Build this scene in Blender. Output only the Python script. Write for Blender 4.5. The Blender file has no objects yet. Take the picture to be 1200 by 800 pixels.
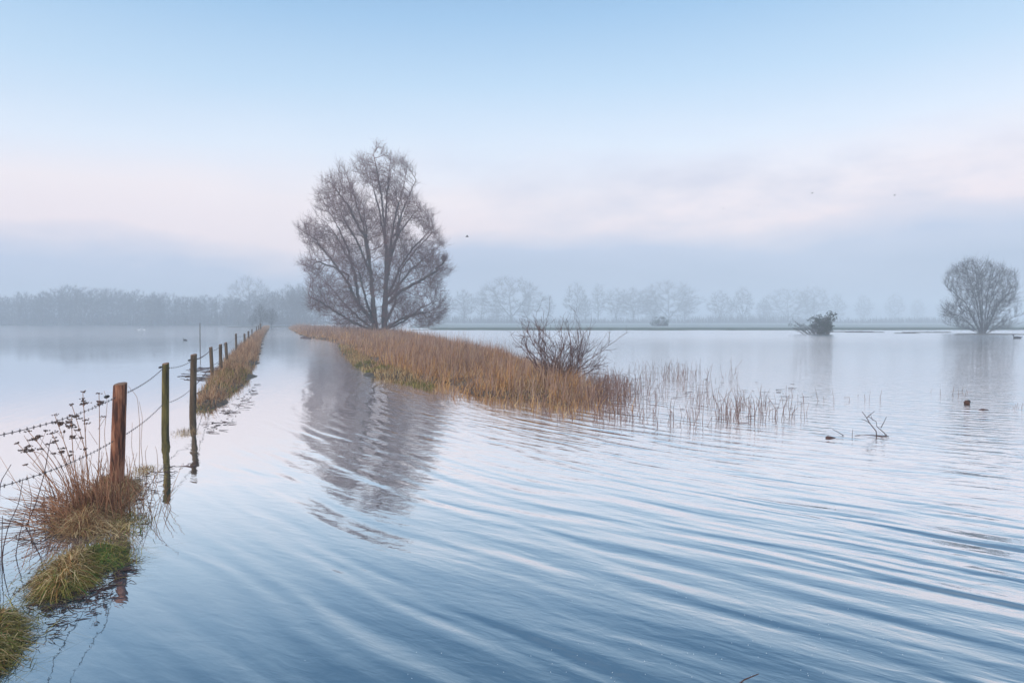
import bpy, math, random
import numpy as np
from math import radians as R
from mathutils import Vector

random.seed(7)
rng = np.random.default_rng(7)
C = bpy.context.scene.collection

# ------------------------------------------------------------------ camera
F, HOR, CAMH = 800.0, 376.0, 1.7          # focal length in pixels of a 1200x800 frame
TH = math.atan((400 - HOR) / F)
cam_d = bpy.data.cameras.new('camera'); cam = bpy.data.objects.new('camera', cam_d); C.objects.link(cam)
cam.location = (0, 0, CAMH); cam.rotation_euler = (R(90) - TH, 0, 0)
cam_d.sensor_width = 36; cam_d.lens = 24.0; cam_d.clip_end = 5000; cam_d.clip_start = 0.05
sc = bpy.context.scene; sc.camera = cam

# ------------------------------------------------------------------ world, sun, exposure
SUN_EL, SUN_AZ = 14.0, 215.0              # low sun behind the camera, veiled by the fog
w = bpy.data.worlds.new('World'); sc.world = w; w.use_nodes = True
nt = w.node_tree; nt.nodes.clear()
def N(nt, t, **k):
    n = nt.nodes.new(t)
    for a, b in k.items(): setattr(n, a, b)
    return n
def s2l(c):
    return tuple((x/255/12.92 if x/255 <= .04045 else ((x/255+.055)/1.055)**2.4) for x in c)
def ramp(nt, stops, interp='LINEAR'):
    r = N(nt, 'ShaderNodeValToRGB'); cr = r.color_ramp; cr.interpolation = interp
    while len(cr.elements) < len(stops): cr.elements.new(.5)
    for e, (p, c) in zip(cr.elements, stops): e.position = p; e.color = (*c, 1)
    return r
def math_(nt, op, a, b=None, c=None, clamp=False):
    m = N(nt, 'ShaderNodeMath', operation=op); m.use_clamp = clamp
    for i, v in enumerate((a, b, c)):
        if v is None: continue
        if isinstance(v, (int, float)): m.inputs[i].default_value = v
        else: nt.links.new(v, m.inputs[i])
    return m.outputs[0]
L = nt.links.new
tc = N(nt, 'ShaderNodeTexCoord'); sep = N(nt, 'ShaderNodeSeparateXYZ'); L(tc.outputs['Generated'], sep.inputs[0])
# veils of cloud and fog: noise squeezed vertically
vm = N(nt, 'ShaderNodeVectorMath', operation='MULTIPLY'); L(tc.outputs['Generated'], vm.inputs[0]); vm.inputs[1].default_value = (2.6, 2.6, 8.0)
no = N(nt, 'ShaderNodeTexNoise'); no.inputs['Scale'].default_value = 1.0; no.inputs['Detail'].default_value = 4; no.inputs['Roughness'].default_value = .5
L(vm.outputs[0], no.inputs['Vector'])
vm2 = N(nt, 'ShaderNodeVectorMath', operation='MULTIPLY'); L(tc.outputs['Generated'], vm2.inputs[0]); vm2.inputs[1].default_value = (3.2, 3.2, 9.0)
no2 = N(nt, 'ShaderNodeTexNoise'); no2.inputs['Scale'].default_value = 1.3; no2.inputs['Detail'].default_value = 5; no2.inputs['Roughness'].default_value = .55
L(vm2.outputs[0], no2.inputs['Vector'])
offa = math_(nt, 'MULTIPLY_ADD', no.outputs[0], .15, -.075)
offa = math_(nt, 'MULTIPLY', offa, math_(nt, 'MULTIPLY_ADD', sep.outputs[2], -3.2, 1.15, clamp=True))
off = math_(nt, 'ADD', offa, math_(nt, 'MULTIPLY', sep.outputs[0], -.02))
el = math_(nt, 'ADD', sep.outputs[2], off)
SKY = [(0.0, (160,174,203)), (.055, (167,180,207)), (.09, (184,194,220)), (.125, (250,232,234)), (.175, (250,238,240)),
       (.24, (226,236,250)), (.32, (190,218,243)), (.40, (156,196,232)), (.52, (96,148,200))]
rp = ramp(nt, [(p, s2l(c)) for p, c in SKY] + [(.78, (.85, 1.05, 1.35)), (1.0, (1.1, 1.3, 1.55))]); L(el, rp.inputs[0])
# faint grey-blue smudges on the pale part of the sky
sm = ramp(nt, [(.40, (0,0,0)), (.66, (1,1,1))]); L(no2.outputs[0], sm.inputs[0])
band = ramp(nt, [(.08, (0,0,0)), (.13, (1,1,1)), (.19, (.9,.9,.9)), (.27, (0,0,0))]); L(sep.outputs[2], band.inputs[0])
right = math_(nt, 'MULTIPLY_ADD', sep.outputs[0], 1.4, .55, clamp=True)
f = math_(nt, 'MULTIPLY', sm.outputs[0], band.outputs[0]); f = math_(nt, 'MULTIPLY', f, right)
mx = N(nt, 'ShaderNodeMixRGB'); L(f, mx.inputs[0]); L(rp.outputs[0], mx.inputs[1]); mx.inputs[2].default_value = (*s2l((208,208,224)), 1)
sky = N(nt, 'ShaderNodeTexSky', sky_type='NISHITA'); sky.sun_disc = False
sky.sun_elevation = R(SUN_EL); sky.sun_rotation = R(SUN_AZ); sky.altitude = 0; sky.air_density = 1; sky.dust_density = 2
bg1 = N(nt, 'ShaderNodeBackground'); L(sky.outputs[0], bg1.inputs[0]); bg1.inputs[1].default_value = .02
bg2 = N(nt, 'ShaderNodeBackground'); L(mx.outputs[0], bg2.inputs[0]); bg2.inputs[1].default_value = 1.0
ad = N(nt, 'ShaderNodeAddShader'); L(bg1.outputs[0], ad.inputs[0]); L(bg2.outputs[0], ad.inputs[1])
wo = N(nt, 'ShaderNodeOutputWorld'); L(ad.outputs[0], wo.inputs[0])

sd = bpy.data.lights.new('sun', 'SUN'); sun = bpy.data.objects.new('sun', sd); C.objects.link(sun)
sd.energy = 2.0; sd.angle = R(12); sd.color = (1.0, .86, .74)
az = R(SUN_AZ)     # compass-like azimuth from +Y towards +X
sun.rotation_euler = Vector((math.sin(az)*math.cos(R(SUN_EL)), math.cos(az)*math.cos(R(SUN_EL)), math.sin(R(SUN_EL)))).to_track_quat('Z', 'Y').to_euler()
vs = sc.view_settings
vs.view_transform = 'Standard'; vs.look = 'None'; vs.exposure = 0.0; vs.gamma = 1; vs.use_curve_mapping = False
sc.cycles.use_denoising = True
sc.cycles.max_bounces = 8; sc.cycles.volume_bounces = 3; sc.cycles.diffuse_bounces = 2; sc.cycles.glossy_bounces = 3
HAZE = .0026

# ------------------------------------------------------------------ helpers
def ray(px, py):
    f = F; x = px - 600; u = 400 - py
    return np.array([x, f*math.cos(TH) + u*math.sin(TH), -f*math.sin(TH) + u*math.cos(TH)])
def G(px, py, z=0.0):
    d = ray(px, py); t = (z - CAMH) / d[2]; return np.array([0, 0, CAMH]) + d*t
def PD(px, py, D):
    d = ray(px, py); t = D / d[1]; return np.array([0, 0, CAMH]) + d*t

def mesh(name, V, Q, mat, parent=None, smooth=False, mats=None, mi=None):
    V = np.asarray(V, dtype=np.float32).reshape(-1, 3); Q = np.asarray(Q, dtype=np.int32)
    k = Q.shape[1]; m = bpy.data.meshes.new(name)
    m.vertices.add(len(V)); m.vertices.foreach_set('co', V.ravel())
    m.loops.add(Q.size); m.loops.foreach_set('vertex_index', Q.ravel())
    m.polygons.add(len(Q)); m.polygons.foreach_set('loop_start', np.arange(len(Q), dtype=np.int32)*k)
    m.update(calc_edges=True); m.validate()
    for a in (mats or [mat]): m.materials.append(a)
    if mi is not None: m.polygons.foreach_set('material_index', np.asarray(mi, dtype=np.int32))
    if smooth: m.polygons.foreach_set('use_smooth', np.ones(len(m.polygons), dtype=bool))
    o = bpy.data.objects.new(name, m); C.objects.link(o)
    if parent is not None: o.parent = parent
    return o
def tag(o, label=None, cat=None, group=None, kind=None):
    if label: o['label'] = label
    if cat: o['category'] = cat
    if group: o['group'] = group
    if kind: o['kind'] = kind
    return o
def thing(name, label, cat, loc=(0,0,0), group=None):
    o = bpy.data.objects.new(name, None); C.objects.link(o); o.location = [float(a) for a in loc]; o.empty_display_size = .2
    return tag(o, label, cat, group)

def tubes(P0, P1, r0, r1, k=4):
    """separate tapered segments -> verts, quads"""
    P0 = np.asarray(P0, float); P1 = np.asarray(P1, float); n = len(P0)
    r0 = np.broadcast_to(r0, n); r1 = np.broadcast_to(r1, n)
    d = P1 - P0; l = np.linalg.norm(d, axis=1, keepdims=True); d = d/np.maximum(l, 1e-9)
    ref = np.where(np.abs(d[:, 2:3]) > .9, np.array([[1., 0, 0]]), np.array([[0, 0, 1.]]))
    a = np.cross(d, ref); a /= np.linalg.norm(a, axis=1, keepdims=True); b = np.cross(d, a)
    an = np.arange(k)*2*math.pi/k
    ring = np.cos(an)[None, :, None]*a[:, None, :] + np.sin(an)[None, :, None]*b[:, None, :]
    V = np.concatenate([P0[:, None] + ring*r0[:, None, None], P1[:, None] + ring*r1[:, None, None]], axis=1).reshape(-1, 3)
    i = np.arange(n)[:, None]*2*k; j = np.arange(k)[None, :]; j2 = (j+1) % k
    Q = np.stack([i+j, i+j2, i+k+j2, i+k+j], axis=2).reshape(-1, 4)
    return V, Q
def chain(pts, radii, k=6, cap=True):
    """one smooth tube through points"""
    pts = np.asarray(pts, float); n = len(pts); radii = np.broadcast_to(radii, n)
    d = np.gradient(pts, axis=0); d /= np.linalg.norm(d, axis=1, keepdims=True)
    V = []; a = np.cross(d[0], [0.3, .2, 1.0] if abs(d[0][2]) < .9 else [1.0, .1, 0]); a /= np.linalg.norm(a)
    an = np.arange(k)*2*math.pi/k
    for i in range(n):
        a = a - d[i]*np.dot(a, d[i]); a /= np.linalg.norm(a); b = np.cross(d[i], a)
        V.append(pts[i] + (np.cos(an)[:, None]*a + np.sin(an)[:, None]*b)*radii[i])
    if cap: V.append(pts[-1] + (np.cos(an)[:, None]*a + np.sin(an)[:, None]*b)*1e-4)
    m = len(V); V = np.concatenate(V)
    i = np.arange(m-1)[:, None]*k; j = np.arange(k)[None, :]; j2 = (j+1) % k
    return V, np.stack([i+j, i+j2, i+k+j2, i+k+j], axis=2).reshape(-1, 4)
class Bag:
    def __init__(s): s.V = []; s.Q = []; s.n = 0; s.mi = []
    def add(s, VQ, mi=0):
        V, Q = VQ; s.V.append(V); s.Q.append(np.asarray(Q)+s.n); s.n += len(V); s.mi.append(np.full(len(Q), mi)); return s
    def build(s, name, mat, parent=None, smooth=False, mats=None):
        return mesh(name, np.concatenate(s.V), np.concatenate(s.Q), mat, parent, smooth, mats, np.concatenate(s.mi) if mats else None)
def blades(base, h, lean, width, droop=.3, rows=4):
    """tapered ribbons; lean = horizontal vector of the tip"""
    n = len(base); t = np.linspace(0, 1, rows)[None, :, None]
    h = np.broadcast_to(h, n); width = np.broadcast_to(width, n)
    up = np.zeros((n, 3)); up[:, 2] = 1
    ln = np.zeros((n, 3)); ln[:, :2] = lean
    pos = base[:, None] + up[:, None]*(h[:, None, None]*(t - droop*t**3*np.linalg.norm(ln, axis=1)[:, None, None]/np.maximum(h, .01)[:, None, None])) + ln[:, None]*t**1.8
    yaw = rng.uniform(0, math.pi, n); s = np.stack([np.cos(yaw), np.sin(yaw), np.zeros(n)], 1)
    wd = (width[:, None, None]*.5)*(1 - .85*t**1.5)
    V = np.stack([pos - s[:, None]*wd, pos + s[:, None]*wd], axis=2).reshape(-1, 3)
    i = np.arange(n)[:, None]*rows*2; j = np.arange(rows-1)[None, :]*2
    Q = np.stack([i+j, i+j+1, i+j+3, i+j+2], axis=2).reshape(-1, 4)
    return V, Q
def inpoly(P, poly):
    x, y = P[:, 0], P[:, 1]; c = np.zeros(len(P), bool); n = len(poly)
    for i in range(n):
        x1, y1 = poly[i][:2]; x2, y2 = poly[(i+1) % n][:2]
        if y1 == y2: continue
        m = ((y1 > y) != (y2 > y)) & (x < (x2-x1)*(y-y1)/(y2-y1)+x1); c ^= m
    return c
def edist(P, poly):
    d = np.full(len(P), 1e9); n = len(poly)
    for i in range(n):
        a = np.array(poly[i][:2], float); b = np.array(poly[(i+1) % n][:2], float); ab = b-a
        t = np.clip(((P[:, :2]-a)@ab)/max(ab@ab, 1e-9), 0, 1)
        d = np.minimum(d, np.linalg.norm(P[:, :2]-a-t[:, None]*ab, axis=1))
    return d
def vnoise(P, s, seed=0):
    """cheap smooth noise of xy"""
    r = np.random.default_rng(seed); v = np.zeros(len(P))
    for k in range(7):
        a = r.uniform(0, 6.28); f = s*r.uniform(.6, 1.9)
        v += np.sin((P[:, 0]*math.cos(a)+P[:, 1]*math.sin(a))*f + r.uniform(0, 6.28))
    return v/3.5
def scatter(poly, n, seed=0):
    r = np.random.default_rng(seed); p = np.array([q[:2] for q in poly]); lo, hi = p.min(0), p.max(0); out = []
    tot = 0
    while tot < n:
        q = r.uniform(lo, hi, (n*3+100, 2)); q = q[inpoly(q, poly)]; out.append(q); tot += len(q)
    return np.concatenate(out)[:n]

# ------------------------------------------------------------------ materials
def mat(name, stops, rough=.85, scale=3.0, stretch=(1,1,1), island=0.0, bump=0.0, spec=.3, detail=5, trans=0.0):
    """stops: ramp over noise (+ a share of random per island)"""
    m = bpy.data.materials.new(name); m.use_nodes = True; t = m.node_tree; b = t.nodes['Principled BSDF']
    tc = N(t, 'ShaderNodeTexCoord'); mp = N(t, 'ShaderNodeMapping'); mp.inputs['Scale'].default_value = stretch
    t.links.new(tc.outputs['Object'], mp.inputs[0])
    no = N(t, 'ShaderNodeTexNoise'); no.inputs['Scale'].default_value = scale; no.inputs['Detail'].default_value = detail; no.inputs['Roughness'].default_value = .6
    t.links.new(mp.outputs[0], no.inputs['Vector'])
    fac = math_(t, 'MULTIPLY_ADD', no.outputs[0], 1.6, -.3)
    if island:
        g = N(t, 'ShaderNodeNewGeometry')
        x = math_(t, 'MULTIPLY', g.outputs['Random Per Island'], island)
        fac = math_(t, 'ADD', math_(t, 'MULTIPLY', fac, 1-island), x)
    r = ramp(t, stops); t.links.new(fac, r.inputs[0]); t.links.new(r.outputs[0], b.inputs['Base Color'])
    b.inputs['Roughness'].default_value = rough; b.inputs['Specular IOR Level'].default_value = spec
    if bump:
        bn = N(t, 'ShaderNodeBump'); bn.inputs['Distance'].default_value = bump; bn.inputs['Strength'].default_value = 1
        t.links.new(no.outputs[0], bn.inputs['Height']); t.links.new(bn.outputs[0], b.inputs['Normal'])
    if trans:
        ts = N(t, 'ShaderNodeBsdfTranslucent'); t.links.new(r.outputs[0], ts.inputs[0])
        ms = N(t, 'ShaderNodeMixShader'); ms.inputs[0].default_value = trans
        t.links.new(b.outputs[0], ms.inputs[1]); t.links.new(ts.outputs[0], ms.inputs[2])
        t.links.new(ms.outputs[0], t.nodes['Material Output'].inputs[0])
    return m
M = {}
M['bark'] = mat('bark', [(.2, (.025,.018,.02)), (.55, (.06,.045,.045)), (.85, (.11,.095,.07))], scale=1.5, stretch=(1,1,.3), bump=.05)
M['twig'] = mat('twig', [(.2, (.09,.032,.031)), (.8, (.19,.085,.08))], scale=.4)
M['willow'] = mat('willow', [(.2, (.05,.048,.05)), (.8, (.10,.09,.085))], scale=.5)
M['fartree'] = mat('far_tree', [(.2, (.035,.04,.045)), (.8, (.07,.07,.07))], scale=.3)
M['bush'] = mat('bush_bark', [(.2, (.07,.034,.03)), (.8, (.19,.10,.085))], scale=6)
M['leaf'] = mat('leaf', [(.2, (.018,.026,.014)), (.8, (.05,.065,.035))], scale=2, island=.5)
M['reed'] = mat('reed', [(.2, (.20,.08,.025)), (.42, (.50,.23,.07)), (.62, (.66,.35,.12)), (.85, (.80,.54,.27))], scale=.7, island=.65, trans=.3)
M['reedtop'] = mat('reed_top', [(.2, (.16,.085,.06)), (.5, (.40,.23,.16)), (.85, (.62,.44,.33))], scale=.7, island=.6, trans=.2)
M['green'] = mat('green_grass', [(.22, (.03,.032,.008)), (.5, (.17,.15,.025)), (.8, (.46,.36,.09))], scale=2.5, island=.5, trans=.25)
M['lush'] = mat('lush_grass', [(.2, (.025,.06,.010)), (.5, (.09,.20,.03)), (.85, (.24,.36,.07))], scale=4, island=.5, trans=.25)
M['straw'] = mat('straw', [(.22, (.07,.032,.012)), (.45, (.36,.19,.065)), (.8, (.80,.58,.30))], scale=3, island=.6, trans=.2)
M['mauve'] = mat('verge_straw', [(.2, (.14,.065,.04)), (.45, (.38,.20,.10)), (.85, (.62,.42,.25))], scale=.8, island=.6, trans=.2)
M['stem'] = mat('stem', [(.25, (.12,.045,.022)), (.75, (.46,.23,.12))], scale=9, island=.4)
M['drown'] = mat('drowned_stem', [(.2, (.10,.05,.04)), (.8, (.34,.19,.14))], scale=1.5, island=.5)
M['darkstem'] = mat('dark_stem', [(.2, (.045,.025,.028)), (.8, (.12,.07,.065))], scale=9, island=.4)
M['seed'] = mat('seed_head', [(.3, (.03,.02,.018)), (.7, (.22,.14,.11))], scale=90)
M['mud'] = mat('mud', [(.2, (.035,.025,.018)), (.6, (.085,.06,.035)), (.9, (.10,.11,.04))], scale=2.2, bump=.05, rough=.7)
M['turf'] = mat('turf', [(.2, (.045,.05,.018)), (.6, (.10,.12,.03)), (.9, (.19,.17,.07))], scale=3.5, bump=.05)
M['debris'] = mat('debris', [(.2, (.035,.02,.018)), (.8, (.13,.07,.06))], scale=5, island=.6)
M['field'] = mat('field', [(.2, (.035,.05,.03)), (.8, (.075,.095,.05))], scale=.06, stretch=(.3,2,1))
M['fogpale'] = mat('fog_pale_field', [(.2, (.20,.23,.21)), (.8, (.32,.34,.31))], scale=.05, stretch=(.3,2,1))  # far grass with the paleness of distant fog put into its colour
M['wire'] = mat('wire', [(.2, (.03,.022,.022)), (.8, (.11,.075,.065))], scale=40, rough=.55, spec=.5)
M['black'] = mat('black_plastic', [(.2, (.008,.008,.009)), (.8, (.02,.02,.02))], scale=20, rough=.45, spec=.5)
M['wood_red'] = mat('red_wood', [(.25, (.018,.009,.007)), (.42, (.09,.032,.018)), (.58, (.25,.095,.048)), (.80, (.46,.25,.15))], scale=13, stretch=(1.8,1.8,.22), bump=.012, rough=.8)
M['wood_moss'] = mat('mossy_wood', [(.2, (.02,.016,.005)), (.5, (.095,.075,.018)), (.85, (.24,.18,.05))], scale=9, stretch=(1.6,1.6,.25), bump=.012, rough=.85)
M['wood_grey'] = mat('grey_wood', [(.2, (.03,.02,.012)), (.5, (.095,.062,.036)), (.85, (.19,.13,.08))], scale=8, stretch=(1.6,1.6,.25), bump=.01, rough=.85)
M['wood_end'] = mat('wood_end', [(.2, (.10,.05,.03)), (.8, (.34,.20,.13))], scale=30)
M['bird'] = mat('bird_feathers', [(.2, (.02,.02,.022)), (.8, (.05,.05,.052))], scale=20)
M['swan'] = mat('white_feathers', [(.2, (.6,.6,.6)), (.8, (.8,.8,.8))], scale=20)
M['brown'] = mat('brown_husk', [(.2, (.03,.012,.006)), (.8, (.14,.055,.03))], scale=25, bump=.01)

# water: dark, slightly murky, with real bump waves in metres
def water_mat():
    m = bpy.data.materials.new('flood_water'); m.use_nodes = True; t = m.node_tree; b = t.nodes['Principled BSDF']; l = t.links.new
    tc = N(t, 'ShaderNodeTexCoord'); O = tc.outputs['Object']
    sp = N(t, 'ShaderNodeSeparateXYZ'); l(O, sp.inputs[0]); X, Y = sp.outputs[0], sp.outputs[1]
    def waves(angle, sx, sy, detail, seed, dist=0.0, rough=.5):
        vr = N(t, 'ShaderNodeVectorRotate', rotation_type='Z_AXIS'); l(O, vr.inputs['Vector']); vr.inputs['Angle'].default_value = R(-angle)
        mu = N(t, 'ShaderNodeVectorMath', operation='MULTIPLY_ADD'); l(vr.outputs[0], mu.inputs[0]); mu.inputs[1].default_value = (sx, sy, 1); mu.inputs[2].default_value = (seed, seed*.7, seed)
        n = N(t, 'ShaderNodeTexNoise'); l(mu.outputs[0], n.inputs['Vector']); n.inputs['Scale'].default_value = 1; n.inputs['Detail'].default_value = detail
        n.inputs['Distortion'].default_value = dist; n.inputs['Roughness'].default_value = rough
        return n.outputs[0]
    # how far to the right of the flooded lane (metres), 0 at the lane's middle line
    side = math_(t, 'MULTIPLY_ADD', Y, .30, X)
    open_ = N(t, 'ShaderNodeMapRange', interpolation_type='SMOOTHSTEP'); l(side, open_.inputs[0]); open_.inputs[1].default_value = -1.7; open_.inputs[2].default_value = 1.6; open_.inputs[3].default_value = .25; open_.inputs[4].default_value = 1
    patch = waves(20, .16, .10, 2, 31.0)
    pr = N(t, 'ShaderNodeMapRange', interpolation_type='SMOOTHSTEP'); l(patch, pr.inputs[0]); pr.inputs[1].default_value = .36; pr.inputs[2].default_value = .62; pr.inputs[3].default_value = .5; pr.inputs[4].default_value = 1.15
    amp = math_(t, 'MULTIPLY', open_.outputs[0], pr.outputs[0])
    far = N(t, 'ShaderNodeMapRange', interpolation_type='SMOOTHSTEP'); l(Y, far.inputs[0]); far.inputs[1].default_value = 3; far.inputs[2].default_value = 24; far.inputs[3].default_value = 1; far.inputs[4].default_value = .3
    # long ripples spreading in wide arcs from the open water on the right
    longf = N(t, 'ShaderNodeMapRange', interpolation_type='SMOOTHSTEP'); l(Y, longf.inputs[0]); longf.inputs[1].default_value = 4.5; longf.inputs[2].default_value = 10; longf.inputs[3].default_value = 1; longf.inputs[4].default_value = .3
    ph = waves(50, .55, .22, 2, 3.0, .4)
    big = None
    for k, (sx, sy, lam, am) in enumerate([(14.2,20.3,.62,.0050), (15.5,18.5,.45,.0040), (12.5,22,.35,.0030), (17,21,.26,.0020), (13,17,.90,.0056), (15,19.5,.19,.0012), (13.5,21,.145,.0008)]):
        ds = N(t, 'ShaderNodeVectorMath', operation='DISTANCE'); l(O, ds.inputs[0]); ds.inputs[1].default_value = (sx, sy, 0)
        arg = math_(t, 'ADD', math_(t, 'MULTIPLY', ds.outputs['Value'], 2*math.pi/lam), math_(t, 'MULTIPLY', ph, 9+4*k))
        en = N(t, 'ShaderNodeMapRange'); l(waves(48+3*k, .50+.12*k, .22, 2, 40.+9*k), en.inputs[0]); en.inputs[1].default_value = .36; en.inputs[2].default_value = .64; en.inputs[3].default_value = .1; en.inputs[4].default_value = 1.35
        w_ = math_(t, 'MULTIPLY', math_(t, 'MULTIPLY', math_(t, 'SINE', arg), am), en.outputs[0])
        if lam > .4: w_ = math_(t, 'MULTIPLY', w_, longf.outputs[0])
        big = w_ if big is None else math_(t, 'ADD', big, w_)
    big = math_(t, 'MULTIPLY', big, far.outputs[0])
    mid = math_(t, 'MULTIPLY', waves(50, 5.0, 1.2, 2, 11.0, .4), .0085)
    fine = math_(t, 'MULTIPLY', waves(58, 14, 5, 3, 17.0, .3), .0042)
    h = math_(t, 'ADD', math_(t, 'ADD', big, mid), fine)
    h = math_(t, 'MULTIPLY', h, amp)
    # light wind ripple further out on the open right
    chop = N(t, 'ShaderNodeMapRange', interpolation_type='SMOOTHSTEP'); l(side, chop.inputs[0]); chop.inputs[1].default_value = 2.5; chop.inputs[2].default_value = 11; chop.inputs[3].default_value = 0; chop.inputs[4].default_value = 1
    h = math_(t, 'ADD', h, math_(t, 'MULTIPLY', math_(t, 'MULTIPLY', waves(75, 5.5, 2.6, 3, 71.0, .2), .017), chop.outputs[0]))
    bn = N(t, 'ShaderNodeBump'); bn.inputs['Distance'].default_value = 1; bn.inputs['Strength'].default_value = 1
    l(h, bn.inputs['Height']); l(bn.outputs[0], b.inputs['Normal'])
    t.nodes.remove(b)
    df = N(t, 'ShaderNodeBsdfDiffuse'); df.inputs['Color'].default_value = (.04, .085, .115, 1); l(bn.outputs[0], df.inputs['Normal'])
    gl = N(t, 'ShaderNodeBsdfGlossy'); gl.inputs['Color'].default_value = (1, .988, .98, 1); gl.inputs['Roughness'].default_value = .012; l(bn.outputs[0], gl.inputs['Normal'])
    rg = N(t, 'ShaderNodeMapRange', interpolation_type='SMOOTHSTEP'); l(Y, rg.inputs[0]); rg.inputs[1].default_value = 16; rg.inputs[2].default_value = 85; rg.inputs[3].default_value = 0; rg.inputs[4].default_value = .17
    ropen = N(t, 'ShaderNodeMapRange', interpolation_type='SMOOTHSTEP'); l(side, ropen.inputs[0]); ropen.inputs[1].default_value = -6; ropen.inputs[2].default_value = 12; ropen.inputs[3].default_value = .6; ropen.inputs[4].default_value = 1
    l(math_(t, 'MULTIPLY_ADD', rg.outputs[0], ropen.outputs[0], .012), gl.inputs['Roughness'])
    lw = N(t, 'ShaderNodeLayerWeight'); lw.inputs['Blend'].default_value = .5; l(bn.outputs[0], lw.inputs['Normal'])
    fr = ramp(t, [(0, (.06,)*3), (.35, (.12,)*3), (.53, (.30,)*3), (.64, (.53,)*3), (.79, (.95,)*3), (1, (1,)*3)]); l(lw.outputs['Facing'], fr.inputs[0])
    ms = N(t, 'ShaderNodeMixShader'); l(fr.outputs[0], ms.inputs[0]); l(df.outputs[0], ms.inputs[1]); l(gl.outputs[0], ms.inputs[2])
    l(ms.outputs[0], t.nodes['Material Output'].inputs[0])
    return m
M['water'] = water_mat()

# ------------------------------------------------------------------ setting
def sheet(name, x0, x1, y0, y1, z, m):
    return mesh(name, [(x0,y0,z),(x1,y0,z),(x1,y1,z),(x0,y1,z)], [(0,1,2,3)], m)
tag(sheet('ground', -940, 940, -60, 940, -1.2, M['mud']), kind='structure')
tag(sheet('water', -930, 930, -55, 930, 0, M['water']), kind='structure')

def land(name, poly, h, slope, cell, m, edge=.3, seed=1, under=.25):
    p = np.array([q[:2] for q in poly]); lo = p.min(0)-1.5*edge-cell; hi = p.max(0)+1.5*edge+cell
    nx = max(3, int((hi[0]-lo[0])/cell)); ny = max(3, int((hi[1]-lo[1])/cell))
    gx, gy = np.meshgrid(np.linspace(lo[0], hi[0], nx), np.linspace(lo[1], hi[1], ny)); P = np.stack([gx.ravel(), gy.ravel()], 1)
    z = landz(P, poly, h, slope, edge, seed)
    V = np.column_stack([P, z]); idx = np.arange(nx*ny).reshape(ny, nx)
    Q = np.stack([idx[:-1,:-1], idx[:-1,1:], idx[1:,1:], idx[1:,:-1]], 2).reshape(-1, 4)
    Q = Q[(z[Q] > -under).any(1)]
    used, inv = np.unique(Q, return_inverse=True)
    return tag(mesh(name, V[used], inv.reshape(-1, 4), m, smooth=True), kind='structure')
def landz(P, poly, h, slope, edge=.3, seed=1):
    d = edist(P, poly); d = np.where(inpoly(P, poly), d, -d) + edge*vnoise(P, 1.6, seed)
    if poly is ISLET: d = d - np.clip((P[:, 0]/np.maximum(P[:, 1], 1)*F+600-470)/60, 0, 1)*.85   # the reeds stand in the water beyond the bank
    return np.clip(d*slope, -.5, None).clip(None, h) + .04*vnoise(P, 3.5, seed+1)*np.clip(d, 0, 1)

ISLET_PX = [(338,384.6),(350,391.5),(360,395.5),(398,400.5),(400,410),(413,426),(440,440),(473,447.5),(503,456),(537,466),(583,473),(613,480),(650,485),(690,484),(722,478),
            (724,464),(705,450),(670,438),(620,424),(560,410),(510,399),(470,393),(430,390),(380,387),(345,384.9)]
ISLET = [G(*q) for q in ISLET_PX]
land('islet_bank', ISLET, .12, .35, .35, M['mud'], edge=.25, seed=3)
VERGE_PX = [(226,489),(236,484),(251,480),(276,459),(294,439),(303,416),(306,400),(313,388),(316,383.5),(309,384.5),(303,389),(286,405),(266,422),(247,446),(232,463)]
VERGE = [G(*q) for q in VERGE_PX]
land('verge', VERGE, .12, .3, .3, M['mud'], edge=.2, seed=5)
# small muddy humps along the near fence
NEARH = [[(104,580),(118,562),(148,560),(160,572),(146,590),(118,600)], [(70,614),(84,596),(120,592),(132,606),(114,622),(84,628)],
         [(44,696),(58,672),(86,650),(106,652),(112,676),(92,694),(62,704)], [(-60,800),(-40,735),(4,712),(26,722),(30,745),(12,772),(-10,800)],
         [(98,652),(112,640),(128,640),(148,650),(143,662),(122,670),(106,668)]]
NEARW = [[G(*q) for q in pl] for pl in NEARH]
for i, pl in enumerate(NEARW): land('hummock', pl, .07, .5, .06, M['mud'], edge=.05, seed=7+i, under=.15)
# far meadows
land('meadow', [(-16,126),(30,124),(70,126),(120,130),(260,140),(600,180),(600,215),(260,176),(120,164),(60,160),(-20,160)], .19, .03, 3, M['field'], edge=3, seed=13)
land('far_meadow', [(-900,268),(-420,258),(-200,260),(-100,266),(-100,500),(-110,900),(-900,900)], .4, .02, 8, M['field'], edge=3, seed=17)
MUDS = [((990,388.8),9,.7), ((1012,389.4),6,.5), ((1085,389.6),8,.5), ((1165,392),10,.45), ((1062,390.6),4,.3)]
for i, ((px, py), lx, ly) in enumerate(MUDS):
    c = G(px, py); pl = [(c[0]+lx*.5*math.cos(a), c[1]+ly*2*math.sin(a)) for a in np.linspace(0, 6.28, 12)[:-1]]
    land('mudbank', pl, .09, .35, .4, M['mud'], edge=.3, seed=30+i)

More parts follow.
